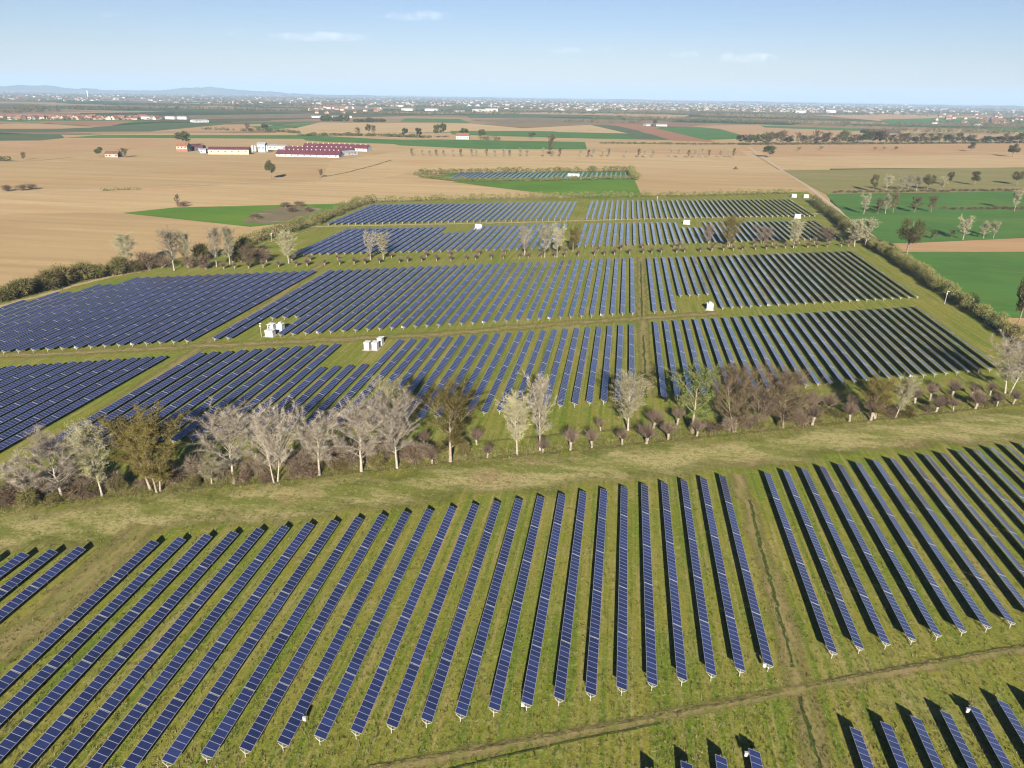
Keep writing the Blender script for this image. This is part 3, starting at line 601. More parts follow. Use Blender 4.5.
for kind, name, px, py, top, wid, label, lean in [
 ('leaning', 'poplar_tree', 41, 502, 452, 34, 'slim white poplar leaning far to the left at the left edge', (-.62, -.1)),
 ('white', 'poplar_tree', 63.3, 499.5, 432, 60, 'broad bare white poplar, leftmost of the big ones on the ditch', None),
 ('pale', 'poplar_tree', 102.3, 496, 422, 34, 'slim pale poplar just left of the two ochre poplars', (-.10, 0)),
 ('ochre', 'poplar_tree', 150.8, 490, 413, 44, 'ochre budding poplar leaning left, left one of the pair', (-.17, 0)),
 ('ochre', 'poplar_tree', 158, 491.5, 411, 48, 'ochre budding poplar with pale forked trunk, right one of the pair', (.06, 0)),
 ('white', 'poplar_tree', 234.4, 484, 410, 62, 'silvery bare poplar with one clean white trunk, next right of the ochre pair', None),
 ('white', 'poplar_tree', 275.5, 481.7, 404, 50, 'silvery bare poplar with twin white stems forking low', None),
 ('white', 'poplar_tree', 319.5, 475.6, 407, 52, 'silvery bare poplar with a wide fork above a brush pile', None),
 ('white', 'poplar_tree', 361.4, 471.7, 398, 56, 'silvery bare poplar with a low limb drooping to the right', None),
 ('pale', 'poplar_tree', 392, 452, 378, 36, 'tall greenish-white poplar standing behind the silvery ones', None),
 ('white', 'poplar_tree', 397.2, 468.6, 396, 50, 'rightmost silvery bare poplar of the dense clump', None),
 ('ochre', 'poplar_tree', 450.5, 462, 383, 54, 'olive budding poplar with two straight trunks side by side', None),
 ('pale', 'poplar_tree', 517.2, 454.5, 393, 30, 'slim pale poplar, shorter left one of a spaced pair', None),
 ('pale', 'poplar_tree', 540, 450.6, 374, 32, 'tall pale poplar, right one of a spaced pair', None),
 ('pale', 'poplar_tree', 628, 430.5, 372, 36, 'pale poplar with a clean white trunk below the middle lane', None),
 ('green', 'tree', 692, 433, 361, 46, 'tree with fresh green leaves and pale bent limbs', None),
 ('brown', 'tree', 736, 433, 364, 54, 'brown many-stemmed tree right of the fresh green one', None),
 ('brown', 'tree', 785.5, 428.6, 368, 56, 'broad brown budding tree with short pale twin trunks', None),
 ('purple', 'tree', 760, 431, 385, 34, 'low purplish bare tree between two brown trees', None),
 ('ochre', 'tree', 876, 419.7, 378, 32, 'small olive bushy tree left of a leaning white sapling', None),
 ('pale', 'poplar_tree', 895.3, 418, 376, 20, 'thin white sapling leaning right among the willows', (.14, 0)),
 ('white', 'poplar_tree', 1006.6, 394, 340, 50, 'silvery bare poplar near the right edge at the hedge end', None),
 ('pale', 'poplar_tree', 211.7, 484, 460, 26, 'small pale sapling between ochre and silvery poplars', None),
]: plant(kind, name, label, 'tree', px, py, top, wid * (.98 if kind in ('white', 'pale') else 1), group=G1, lean=lean)
front = [(434, 464), (489, 458.4), (543, 452.3), (569, 450), (594.4, 447.6), (620.5, 444.5), (644.4, 443), (669.7, 439.8), (694, 437.5), (809, 426), (852, 422), (873, 420), (935.3, 412.8), (956, 411.4), (975.6, 409.3), (995, 407.2), (1014.3, 404.4)]
back = [(423.4, 447.5), (476, 445), (600, 432), (651.3, 428), (674.4, 425), (807.3, 413.4), (850, 408.8), (912.5, 403.3), (930.7, 401), (950, 398.8), (989, 394.5), (970, 397), (764, 417), (826, 411)]
for i, (px, py) in enumerate(front): plant('pollard', 'pollard_willow', f'reddish pollard willow on the ditch edge, {nth(i+1)} from the left in the front row', 'tree', px + tn.uniform(-3, 3), py + tn.uniform(-.8, .8), h=6.3 * tn.uniform(.72, 1.22), group='pollard willows by the ditch')
for i, (px, py) in enumerate(sorted(back)): plant('pollard', 'pollard_willow', f'reddish pollard willow behind the ditch, {nth(i+1)} from the left in the back row', 'tree', px + tn.uniform(-3, 3), py + tn.uniform(-.8, .8), h=6.3 * tn.uniform(.72, 1.22), group='pollard willows by the ditch')
for i, (px, py, wd, kd, lb) in enumerate([(8, 503, 40, 'bare_bush', 'at the left picture edge'), (30, 505, 30, 'bush', 'below the leaning white poplar'), (78, 498, 36, 'bare_bush', 'right of the broad bare poplar'), (92, 494, 26, 'bush', 'left of the slim pale poplar'),
    (118, 490, 22, 'bush', 'between pale poplar and ochre pair'), (172, 484, 34, 'bare_bush', 'right of the ochre pair'), (245, 482, 22, 'bare_bush', 'at the foot of the clean white trunk'), (256, 472, 26, 'bush', 'behind the gap of two silvery poplars'),
    (300, 476, 30, 'bare_bush', 'left of the wide forked poplar'), (335, 468, 30, 'bare_bush', 'right of the wide forked poplar'), (310, 478, 24, 'bare_bush', 'piled at the wide fork foot'), (378, 468, 26, 'bush', 'below the drooping limb'), (412, 463, 26, 'bare_bush', 'right end of the silvery clump'),
    (465, 456, 20, 'bush', 'right of the twin straight trunks'), (745, 428, 30, 'bare_bush', 'under the brown many-stemmed tree'), (800, 425, 26, 'bare_bush', 'right of the broad brown tree'), (905, 416, 26, 'bush', 'right of the leaning sapling'), (888, 417, 22, 'bare_bush', 'left of the leaning sapling')]):
    plant(kd, 'shrub', ('brown twiggy bush ' if kd == 'bare_bush' else 'olive leafy bush ') + lb + ' on the ditch', 'bush', px, py, h=tn.uniform(2.8, 4.2), width=wd, group='bushes along the ditch')
xb = random.Random(14)
for i in range(26):
    px = [-4, 22, 48, 72, 88, 112, 176, 196, 205, 222, 246, 258, 268, 288, 298, 308, 330, 342, 352, 374, 384, 408, 418, 728, 752, 800][i] + xb.uniform(-1.5, 1.5); py = 504 - px * .0985 + xb.uniform(-7, -2) if px < 430 else 437 - (px - 670) * .103
    plant('brush', 'shrub', f'pale brown tangle of tall bare brush on the ditch, {nth(i+1)} from the left', 'bush', px, py, h=xb.uniform(3.5, 6.5), width=xb.uniform(20, 32), group='tall bare brush along the ditch')
for i in range(34):
    px = (-5 + 21.5 * i if i < 20 else 690 + 23.8 * (i - 20)) + xb.uniform(-8, 8); py = 507 - px * .0985 + xb.uniform(-9, 0) if px < 430 else 441 - (px - 670) * .103 + xb.uniform(-10, -1)
    kd = xb.choice(['bush', 'bare_bush', 'bare_bush', 'dark_bush']); plant(kd, 'shrub', f'tangled low brush between the tree trunks on the ditch, {nth(i+1)} from the left', 'bush', px, py, h=xb.uniform(1.2, 3.4), width=xb.uniform(10, 26), group='low brush along the ditch')
def tufts(name, label, n, spot, mats, seed, hmin, hmax, wd, sp):
    rnd = random.Random(seed); b = MB()
    for i in range(n):
        p = spot(rnd); mi = rnd.choices(range(len(mats)), [3, 3, 2][:len(mats)])[0]; hh = rnd.uniform(hmin, hmax)
        for k in range(4): blade(b, Vector((p.x + rnd.gauss(0, sp), p.y + rnd.gauss(0, sp), .05)), Vector((rnd.gauss(0, .4), rnd.gauss(0, .4), 1)) * hh, wd, rnd, mi)
    struct(tag(link(name, b.mesh(name, mats)), label, 'grass'), 'stuff')
T_STRAW = leafy('straw_blades', (.20, .17, .08), (.36, .31, .16), .2); T_GRASS = leafy('grass_blades', (.07, .10, .018), (.14, .17, .03), .3); T_DEAD = leafy('dead_stems', (.10, .075, .04), (.17, .13, .07), .1)
def near_spot(rnd):
    while True:
        p = ground(rnd.uniform(-20, 1044), 470 + 310 * rnd.random() ** .8)
        if p.y < 200: return p
tufts('grass_tufts', 'rough grass tufts scattered between the near solar rows', 16000, near_spot, [T_STRAW, T_GRASS, T_DEAD], 3, .12, .32, .10, .12)
def ditch_spot(rnd):
    px = rnd.uniform(-20, 1044); p = ground(px, 508 - px * .1035 + rnd.gauss(-2.5, 3.5)); return p
tufts('ditch_weeds', 'dry weeds and stems along the ditch below the trees', 9000, ditch_spot, [T_STRAW, T_GRASS, T_DEAD], 4, .25, .75, .06, .25)
# the far pollard row between the blocks
A, B = ground(205, 270), ground(850, 246.5); nP = 52
for i in range(nP):
    p = A.lerp(B, (i + .25 * tn.uniform(-1, 1)) / (nP - 1)); plant('pollard', 'pollard_willow', f'small far pollard willow, {nth(i+1)} from the left between the solar blocks', 'tree', 0, 0, h=4.6 * tn.uniform(.9, 1.15), group='far pollard willow row', pos=p)
for i in range(26):
    p = A.lerp(B, (i + .5 + .4 * tn.uniform(-1, 1)) / 26) + Vector((0, 13, 0)); plant('pollard', 'pollard_willow', f'far pollard willow in the row behind, {nth(i+1)} from the left', 'tree', 0, 0, h=4.4 * tn.uniform(.85, 1.15), group='far pollard willow row', pos=p)
for kind, px, py, top, wid, label in [
 ('pale', 128.3, 269, 233, 22, 'pale poplar standing alone above the left hedge'), ('pale', 174.4, 270.5, 228, 22, 'pale poplar with thick white trunk, left of a close pair'), ('pale', 187.7, 267, 231, 16, 'slimmer pale poplar, right of a close pair'),
 ('pale', 216.6, 267, 226, 16, 'pale poplar left of two beside the bushy hedge end'), ('pale', 230, 266, 226, 18, 'pale poplar right of two beside the bushy hedge end'), ('brown', 250, 268.5, 244, 16, 'thin brown tree right of the left-hand poplars'), ('pale', 289, 263.5, 231, 18, 'whitish poplar at the upper end of the diagonal lane'),
 ('far_pale', 370.6, 260, 230, 14, 'bare white poplar, left one of the pair before far rows'), ('far_pale', 383.4, 259.6, 232, 15, 'bare white poplar, right one of the pair before far rows'), ('pale', 524.4, 255, 226, 13, 'pale poplar, first of four in the far row centre'),
 ('far_pale', 544.7, 257.5, 224, 16, 'white poplar, second of four in the far row centre'), ('far_pale', 556.9, 257.5, 223, 14, 'white poplar, third of four in the far row centre'), ('ochre', 572.8, 252, 226, 14, 'yellowish poplar, last of four in the far row centre'),
 ('ochre', 728, 246.5, 215.5, 21, 'ochre round tree in the far row on the right'), ('purple', 709, 244, 224, 14, 'greyish bare tree left of the far ochre tree'), ('purple', 762, 244, 226, 22, 'purplish bare tree right of the far ochre tree'),
 ('pale', 793.4, 248, 219, 15, 'pale poplar in front of a white cabin'), ('purple', 829, 243, 227, 26, 'purplish scrub tree at the far row right end'), ('far_pale', 854.4, 246.5, 219, 17, 'white bare tree, left of two beside the road hedge'), ('far_pale', 864.8, 246.5, 218, 18, 'white bare tree, right of two beside the road hedge'),
 ('oak', 906.5, 255, 219.5, 28, 'large ochre-green tree at the corner of the green fields'), ('oak', 1017, 329, 279, 20, 'dark leafy tall tree at the right edge beside the hedge'),
 ('far_pale', 962.7, 240, 215.5, 13, 'white round tree, left of three along the lower green field'), ('far_pale', 983.4, 238.5, 221, 10, 'small white tree, middle of three along the lower green field'), ('far_pale', 993.3, 238.5, 221, 10, 'small white tree, right of three along the lower green field'),
 ('far_bare', 951.7, 238, 230, 6, 'tiny brown tree left of the white round tree'), ('far_bare', 932.7, 239, 231, 7, 'tiny brown tree right of the large ochre-green tree'),
 ('far_pale', 863.6, 214.5, 193, 9, 'white tree, leftmost in the middle of the green field'), ('far_bare', 877.7, 213.8, 198, 9, 'brownish tree, second from left across the green field'), ('far_pale', 885.2, 213.8, 194, 9, 'white tree, third from left across the green field'), ('far_bare', 892.8, 213, 193, 11, 'brownish tree, fourth from left across the green field'),
 ('far_bare', 914.4, 213, 196, 10, 'brownish tree, fifth from left across the green field'), ('far_bare', 930.8, 212.5, 195, 10, 'brownish tree, sixth from left across the green field'), ('far_pale', 1014.3, 211, 189, 11, 'white tree near the right edge in the green field'),
 ('oak', 872.5, 192, 174.5, 9, 'olive tree, leftmost along the stubble field edge'), ('far_pale', 886, 191.5, 174, 9, 'white tree, second along the stubble field edge'), ('far_pale', 900.6, 191, 176, 9, 'white tree, left of a white trio on the stubble edge'), ('far_pale', 907.7, 191, 175, 9, 'white tree, middle of a white trio on the stubble edge'),
 ('far_pale', 916.4, 191, 175.5, 9, 'white tree, right of a white trio on the stubble edge'), ('oak', 927.3, 190, 174.5, 13, 'dark round tree beside the white trio'), ('far_pale', 940.8, 191.3, 176, 8, 'thin white tree right of the dark round tree'), ('oak', 948.6, 185.5, 172, 8, 'olive tree in the stubble, left of two spaced'),
 ('oak', 974.2, 185.5, 171.5, 10, 'olive tree in the stubble, right of two spaced'), ('oak', 1016.4, 185, 171, 13, 'dark olive tree at the right edge of the stubble'),
 ('oak', 271.3, 179.2, 160.5, 12, 'lone dark tree casting a shadow on the ploughed field'), ('far_dark', 184, 146, 131.5, 15, 'dark tree behind the yellow farmhouse'), ('far_dark', 99.5, 157, 147, 9, 'green round tree left of the small red-roofed house'), ('far_bare', 124.5, 157.5, 148, 9, 'dark bare tree right of the small red-roofed house'),
 ('far_dark', 768, 157.5, 145.5, 13, 'round dark tree beside the straight dirt road'), ('oak', 971, 151.5, 142, 8, 'small dark tree alone in the reddish field'), ('oak', 1012.5, 157, 144, 12, 'dark tree near the right edge in the reddish field'), ('far_bare', 24, 160, 152, 5, 'small bare tree at the left beside a ditch'),
 ('far_bare', 178, 206, 194, 5, 'thin bare tree at the tip of the bright green field'), ('far_bare', 321.5, 177, 169, 5, 'faint small bare tree beside the field ditch'), ('far_bare', 551, 155, 134, 9, 'dark bare tree standing in the green strip'),
 ('far_dark', 437, 137.5, 124.5, 8, 'dark tree left of a close pair beyond the farm'), ('far_dark', 443, 137.5, 123, 8, 'dark tree right of a close pair beyond the farm'), ('far_dark', 464, 138.5, 128, 10, 'dark tree over the pink farmhouse'), ('far_dark', 482, 138.5, 129.5, 9, 'dark tree right of the pink farmhouse'),
 ('far_dark', 418.5, 138, 128, 8, 'dark tree left of the pair beyond the farm'), ('far_dark', 405, 137.5, 128, 7, 'dark tree in the scrubby line, middle'), ('far_dark', 368.5, 135, 124, 6, 'tall narrow tree in the scrubby line'), ('far_bare', 358, 135, 127, 6, 'small bare tree in the scrubby line'), ('far_bare', 374, 135, 125, 6, 'bare tree next to the tall narrow tree'),
 ('far_dark', 265, 132, 123.5, 8, 'dark round tree in the far fields on the left'), ('far_bare', 248, 131.5, 123, 6, 'bare tree beside the dark round tree far left'), ('far_dark', 532, 138.5, 132.5, 8, 'low dark tree in the green strip'), ('far_dark', 654.5, 126.5, 119, 4, 'dark cypress-like tree among the white barns'),
]: plant(kind, 'tree', label, 'tree', px, py, top, wid)
yc = 0
for i in range(40):     # thin young trees across the ploughed field
    px = 412 + i * 8.3 + tn.uniform(-2.5, 2.5)
    if 655 < px < 668 or tn.random() < .12: continue
    yc += 1; plant('far_pale' if i % 3 else 'far_bare', 'young_tree', f'thin young bare tree across the ploughed field, {nth(yc)} from the left of the line', 'tree', px, 155.8 + .006 * (px - 412) + tn.uniform(-.3, .3), top=148.5 + tn.uniform(-1, 1.5), width=3.6, group='young trees across the ploughed field')
for i in range(66):     # tree belt on the right beyond the reddish field
    px = 742 + i * 4.5 + tn.uniform(-2, 2); hh = tn.choice([7, 9, 10, 12, 14]) * (1 if px < 890 else .8)
    plant(tn.choice(['far_dark', 'far_bare', 'far_bare']), 'tree', f'brown tree in the belt beyond the reddish field, {nth(i+1)} from the left', 'tree', px, 144.5 - .004 * (px - 742) + tn.uniform(-.4, .4), top=144 - hh, width=tn.uniform(7, 12), group='tree belt beyond the reddish field')
for i, (px, py) in enumerate([(775, 150), (799, 150), (821, 149), (875, 150), (884, 149.5), (896, 149.5)]):
    plant('far_pale', 'young_tree', f'small pale tree dotted in the reddish field, {nth(i+1)} from the left', 'tree', px, py + .8, h=7, width=5, group='small trees in the reddish field')

# hedges and bushes
def hedge(label, pts, wdt, hgt, mats, seed, dens=10, ls=.22, world=None):
    rnd = random.Random(seed); P = [ground(*p) for p in pts]; Cn = MB(); T = MB()
    for a, c in zip(P[:-1], P[1:]):
        L = (c - a).length; k = max(1, int(L / (wdt * .55)))
        for i in range(k):
            o = a.lerp(c, (i + rnd.random()) / k) + Vector((rnd.uniform(-.18, .18) * wdt, rnd.uniform(-.18, .18) * wdt, 0)); r = wdt * rnd.uniform(.36, .6); hh = hgt * rnd.uniform(.6, 1.15)
            T.tube([o, o + Vector((0, 0, hh * .6))], [.1, .04], 4)
            for j in range(int(dens * r * hh)):
                d = Vector((rnd.gauss(0, 1), rnd.gauss(0, 1), rnd.gauss(.15, 1))).normalized() * rnd.uniform(.6, 1.06)
                q = Vector((o.x + d.x * r, o.y + d.y * r, hh * .5 + d.z * hh * .5))
                if q.z < .1: q.z = rnd.uniform(.1, hh * .4)
                if rnd.random() < .25: blade(Cn, q, Vector((d.x, d.y, .5 + d.z)) * .7, ls * .35, rnd, 0)
                else: leaf(Cn, q, ls * rnd.uniform(.6, 1.4), rnd, 1)
    e = link('hedge', None, loc=P[0]); tag(e, label, 'hedge', None)
    n_ = len(Cn.v); Cn.v += T.v; Cn.f += [tuple(n_ + q for q in f) for f in T.f]; Cn.m += [2] * len(T.f)
    for nm, mb, mt_ in (('foliage', Cn, mats + [BARKB]),):
        mb.v = [(x - P[0].x, y - P[0].y, z) for x, y, z in mb.v]; link(nm, mb.mesh(nm, mt_), e)
HM = [TW_O, L_HDG]; HD = [TW_B, L_DRK]; HO = [TW_O, L_HDG]
hedge('thick olive hedge running down the right side of the solar park', [(850, 237), (866, 244), (892, 259), (918, 276), (945, 295), (968, 310), (990, 324), (1012, 338), (1040, 356)], 6.4, 7.0, HM, 1, 44, .2)
hedge('dark hedge along the dirt road at the far right corner', [(812, 202), (826, 213), (838, 224), (850, 236)], 6.5, 6.5, HD, 2, 18, .26)
hedge('olive roadside hedge beside the dirt road near two white trees', [(828, 212), (845, 228), (866, 243)], 6, 6.0, HO, 3, 18, .24)
hedge('long low hedge along the far edge of the solar park', [(372, 202.5), (450, 200), (560, 198.2), (680, 196.6), (792, 193.6)], 6.0, 5.2, HO, 4, 12, .34)
hedge('bushy diagonal hedge at the upper left of the solar park', [(238, 250), (262, 240), (290, 232.5), (318, 224), (340, 213), (360, 206), (374, 202)], 8, 7.5, HO, 5, 14, .3)
hedge('hedge on the far side of the small hedged solar plot', [(412, 175.5), (470, 173.5), (540, 172.8), (632, 171.5)], 9, 6.5, HO, 6, 7, .5)
hedge('hedge on the near side of the small hedged solar plot', [(420, 177.5), (455, 181.5), (540, 181.3), (634, 179)], 7, 4.5, HO, 7, 7, .5)
hedge('short hedge closing the right end of the hedged plot', [(630, 172), (636, 180)], 9, 8, HO, 8, 8, .5)
hedge('scrubby line of bushes beyond the maroon barns', [(300, 136), (345, 135.5), (400, 137), (430, 138)], 14, 6, HD, 9, 4, .9)
hedge('low scrub at the foot of the right tree belt', [(738, 144.8), (860, 144.3), (1040, 143)], 12, 4, HD, 10, 4, .8)
hedge('dark clipped hedge far off beyond the fields, left piece', [(321, 121), (349, 121.4)], 22, 17, HD, 11, 3, 1.6)
hedge('dark clipped hedge far off beyond the fields, right piece', [(353, 121.8), (384, 122)], 18, 12, HD, 12, 3, 1.6)
hedge('thin scrub strip across the far green strip', [(600, 143.5), (690, 144.5), (738, 144.5)], 9, 3.5, HD, 13, 5, .7)
hedge('dark bush row beside the farm track at the left', [(-30, 161.5), (8, 161)], 9, 6, HD, 14, 6, .6)
hedge('green verge scrub at the left field path', [(100, 191), (140, 189.3)], 5, 2.2, HO, 15, 9, .4)
for i, (px, py, wd, hh, kd) in enumerate([(2, 301, 24, 6, 'dark_bush'), (20, 296, 28, 7.5, 'bush'), (36, 291, 18, 5, 'dark_bush'), (50, 289, 28, 8, 'bush'), (66, 284.5, 26, 8.5, 'bush'), (82, 280, 24, 8, 'bush'), (97, 278, 22, 6.5, 'dark_bush'), (115, 275, 24, 8, 'bush'), (134, 271.5, 20, 5, 'dark_bush'), (150, 269.5, 20, 9, 'bare_bush'), (162, 268, 16, 7, 'bare_bush'),
    (202, 262, 16, 9, 'dark_bush'), (190, 268, 14, 6, 'bare_bush'), (205, 268.5, 14, 7, 'bare_bush'), (246, 257, 24, 10, 'bush'), (240, 262, 22, 8, 'dark_bush'), (262, 262, 20, 7, 'bare_bush')]):
    plant(kd, 'shrub', {'dark_bush': 'dark green bush', 'bush': 'olive round bush', 'bare_bush': 'reddish bare bush'}[kd] + f' in the left hedge row, {nth(i+1)} bush from the left edge', 'bush', px, py, h=hh, width=wd * 1.3, group='left hedge bushes')
for i in range(14): plant('bare_bush', 'shrub', f'low brown scrub across the upper green field, {nth(i+1)} from the left', 'bush', 945 + i * 6 + tn.uniform(-2, 2), 209.5 + tn.uniform(-.5, .5), h=2.5, width=7, group='scrub in the upper green field')
for i in range(30): plant('bare_bush', 'shrub', f'low brown scrub between stubble and green field, {nth(i+1)} from the left', 'bush', 835 + i * 6.6 + tn.uniform(-2, 2), 193 - .012 * (i * 6.6) + tn.uniform(-.5, .5), h=2.4, width=7, group='scrub between stubble and green field')
for i, (px, py) in enumerate([(286, 207.5), (300, 206.5), (292, 212), (308, 212), (256, 219), (182, 206.5)]): plant('bare_bush', 'shrub', f'brown scrub bush {["at the back of", "at the back right of", "in the middle of", "at the right of", "at the left tip of", "well left of"][i]} the weedy patch', 'bush', px, py, h=4, width=14, group='scrub of the weedy patch')
for i, (px, py) in enumerate([(8, 191), (22, 190.5), (32, 189.5)]): plant('bare_bush', 'shrub', f'pale scrub bush by the field path at the left edge, {nth(i+1)} from the edge', 'bush', px, py, h=5, width=14, group='scrub by the field path')

# ------------------------------------------------------------------ cabins and poles
def cabin(label, px, py, wpx, hpx, depth=2.4, rz=0.0, round_top=False, big=1.0):
    g = ground(px, py); mp_ = metres(px, py); W, Hh = wpx * mp_ * .88, max(1.6, hpx * mp_ * .8)
    e = link('transformer_cabin', None, loc=g, rot=(0, 0, rz)); tag(e, label, 'cabin', 'white cabins of the solar park')
    b = MB(); b.box((0, depth / 2, .08), (W + 1.0, depth + 1.0, .16)); link('plinth', b.mesh('plinth', CONC), e)
    b = MB(); b.box((0, depth / 2, .16 + Hh / 2), (W, depth, Hh)); link('wall', b.mesh('wall', WHITE), e)
    b = MB(); b.box((0, depth / 2, .16 + Hh + .07), (W + .25, depth + .25, .14))
    if round_top: b.box((0, depth / 2, .16 + Hh + .45), (W * .4, depth * .5, .6))
    link('roof', b.mesh('roof', WHITE), e)
    b = MB(); b.box((-W * .2, -.03, .16 + Hh * .42), (W * .3, .06, Hh * .76)); link('door', b.mesh('door', GREYR), e)
    b = MB()
    for k in range(4): b.box((W * .22, -.03, .16 + Hh * (.5 + .1 * k)), (W * .32, .06, Hh * .05))
    link('vent', b.mesh('vent', GREYP), e)
cabin('low white cabin in front of the left cabin group', 269, 337, 9, 7)
cabin('white cabin at the back of the left cabin group', 270.5, 330, 7, 6)
cabin('white cabin on the right of the left cabin group', 279.5, 331.5, 6.5, 8, round_top=True)
cabin('narrow white cabin, left of two in the lawn notch', 366.5, 350.5, 5.5, 9)
cabin('white cabin, right of two in the lawn notch', 374.5, 350.5, 6, 9)
cabin('grey-backed cabin behind the two in the lawn notch', 379.5, 345.5, 5, 8)
cabin('single white cabin on bare ground in the right block', 709.7, 310.5, 7, 7.5, round_top=True)
cabin('far white cabin in a notch of the left far block', 478.3, 229.5, 7.5, 5.5)
cabin('far white cabin in a notch of the right far block', 686.5, 224.5, 7, 4.5)
cabin('white cabin behind the pale poplar', 797.5, 218.5, 6.5, 4.5)
cabin('white cabin at the far right corner, beside the hedge', 794, 197.5, 5, 3.6)
cabin('white cabin at the far right corner, beside the road', 806, 198, 5, 3.6)
cabin('long white cabin in the hedged plot beyond', 573.5, 176.5, 13, 2.8, 5)
def pole(label, px, py, top, rad=.07, kind='lamp'):
    g = ground(px, py); H = tall(px, py, top); e = link('camera_pole', None, loc=g); tag(e, label, 'pole', 'poles in the solar park')
    b = MB(); b.tube([(0, 0, 0), (0, 0, H)], [rad * 1.2, rad * .8], 8); link('mast', b.mesh('mast', POSTM), e)
    b = MB(); b.box((.25, -.15, H - .15), (.7, .3, .25)); b.box((0, 0, H - 1.1), (.4, .35, .55)); link('camera_head', b.mesh('camera_head', WHITE), e)
pole('slim white mast beside the left cabin group', 261.5, 337, 323); pole('white mast with a camera in the right hedge', 944.5, 304, 291, .1)
pole('small white mast on the far hedge line', 657, 202, 196.5, .1); pole('thin white mast by the cabin at the lawn notch', 383, 343, 336, .09)
pole('slim mast by the upper left hedge', 272, 242, 233, .09)

# ------------------------------------------------------------------ buildings
def gable_geo(b, L, W, h, r, mw, mr, ov=.4, z0=0.):
    """long axis x, centred; walls in mw, roof slabs in mr"""
    x, y = L / 2, W / 2
    b.poly([(-x, -y, z0), (x, -y, z0), (x, -y, h), (-x, -y, h)], mw); b.poly([(x, y, z0), (-x, y, z0), (-x, y, h), (x, y, h)], mw)
    b.poly([(x, -y, z0), (x, y, z0), (x, y, h), (x, 0, h + r), (x, -y, h)], mw); b.poly([(-x, y, z0), (-x, -y, z0), (-x, -y, h), (-x, 0, h + r), (-x, y, h)], mw)
def roof_geo(b, L, W, h, r, mr, ov=.5, th=.18):
    x, y = L / 2 + ov, W / 2 + ov; k = r / (W / 2); e = h - ov * k + .03; top = h + r + .03
    for s in (-1, 1):
        q = [(-x, s * y, e), (x, s * y, e), (x, 0, top), (-x, 0, top)]
        if s > 0: q.reverse()
        b.poly([(a, c, z + th) for a, c, z in q], mr); b.poly([(a, c, z) for a, c, z in reversed(q)], mr)
        b.poly([(-x, s * y, e), (x, s * y, e), (x, s * y, e + th), (-x, s * y, e + th)][::s * -1 or 1], mr)
    for s in (-1, 1):
        b.poly([(s * x, -y, e), (s * x, 0, top), (s * x, 0, top + th), (s * x, -y, e + th)], mr); b.poly([(s * x, 0, top), (s * x, y, e), (s * x, y, e + th), (s * x, 0, top + th)], mr)
def building(name, label, p0, p1, depth, hpx, rpx, wall, roof, cat, wins=4, doors=1, rows_=1, group=None, vents=0, base=None, win_mat=None, chimney=False):
    a, c = ground(*p0), ground(*p1); d = c - a; L = d.length; an = math.atan2(d.y, d.x); mp_ = metres(*p0); h, r = hpx * mp_, rpx * mp_
    nrm = Vector((-d.y, d.x, 0)).normalized(); o = (a + c) / 2 + nrm * depth / 2
    e = link(name, None, loc=o, rot=(0, 0, an)); tag(e, label, cat, group)
    b = MB(); gable_geo(b, L, depth, h, r, 0, 1); link('wall', b.mesh('wall', wall), e)
    b = MB(); roof_geo(b, L, depth, h, r, 0); ro = link('roof', b.mesh('roof', roof), e)
    if chimney: b = MB(); b.box((L * .2, depth * .15, h + r + .2), (.9, .9, 1.6)); link('chimney', b.mesh('chimney', TILE), ro)
    for k in range(vents): b = MB(); b.box((-L / 2 + L * (k + .5) / vents, 0, h + r + .6), (1.3, 1.3, 1.1)); link('roof_vent', b.mesh('roof_vent', PALEW), ro)
    for rw in range(rows_):
        for k in range(wins):
            b = MB(); x = -L / 2 + L * (k + .5) / wins; z = h * (rw + .55) / rows_; ww = min(2.2, L / wins * .45); hh = min(1.5, h / rows_ * .45)
            b.box((x, -depth / 2 - .04, z), (ww, .08, hh)); link('window', b.mesh('window', win_mat or DARK), e)
    for k in range(doors):
        b = MB(); x = -L / 2 + L * (k + .5) / doors + L / max(1, wins) * .5 * (doors != wins); dh = min(h * .8, 3.2)
        b.box((min(x, L / 2 - 2), -depth / 2 - .05, dh / 2), (min(2.6, L * .2), .1, dh)); link('door', b.mesh('door', GREYP), e)
    if base: b = MB(); b.box((0, -depth / 2 - .06, h * .24), (L * .98, .12, h * .48)); link('brick_base', b.mesh('brick_base', base), e)
    return e
building('barn', 'nearest long maroon-roofed barn with white walls', (276, 156.2), (339, 157.6), 20, 2.2, 3.8, WHITE, MAROON, 'barn', 10, 2, vents=14)
building('barn', 'second maroon-roofed barn, directly behind the nearest one', (284, 152.0), (352, 153.4), 18, 2.2, 2.8, WHITE, MAROON, 'barn', 10, 2, vents=14)
building('barn', 'rearmost long maroon-roofed barn with white gable end', (303, 149.6), (367, 151.4), 18, 2.6, 3.2, WHITE, MAROON, 'barn', 10, 2, vents=12)
building('shed', 'low grey-roofed shed between the barn gable ends', (341, 156.0), (358, 154.6), 14, 2.6, 1.5, PALEW, GREYR, 'shed', 3, 1)
building('barn', 'long cream barn with brown roof in the farmyard', (208.5, 154.3), (249, 154.5), 16, 4.6, 2.2, YELLOW, MAROON, 'barn', 6, 1)
building('farmhouse', 'yellow gabled farmhouse with a red brick base', (177, 151.6), (187.5, 151.8), 13, 5.2, 3.2, YELLOW, TILE, 'house', 3, 1, 2, base=REDW, chimney=True)
building('shed', 'maroon open shed right of the yellow farmhouse', (189, 150.6), (203, 150.8), 12, 3.6, 1.8, DARK, MAROON, 'shed', 2, 1)
building('shed', 'small grey shed before the cream barn', (200, 153.2), (206, 153.2), 9, 3.2, 1.0, PALEW, GREYR, 'shed', 2, 1)
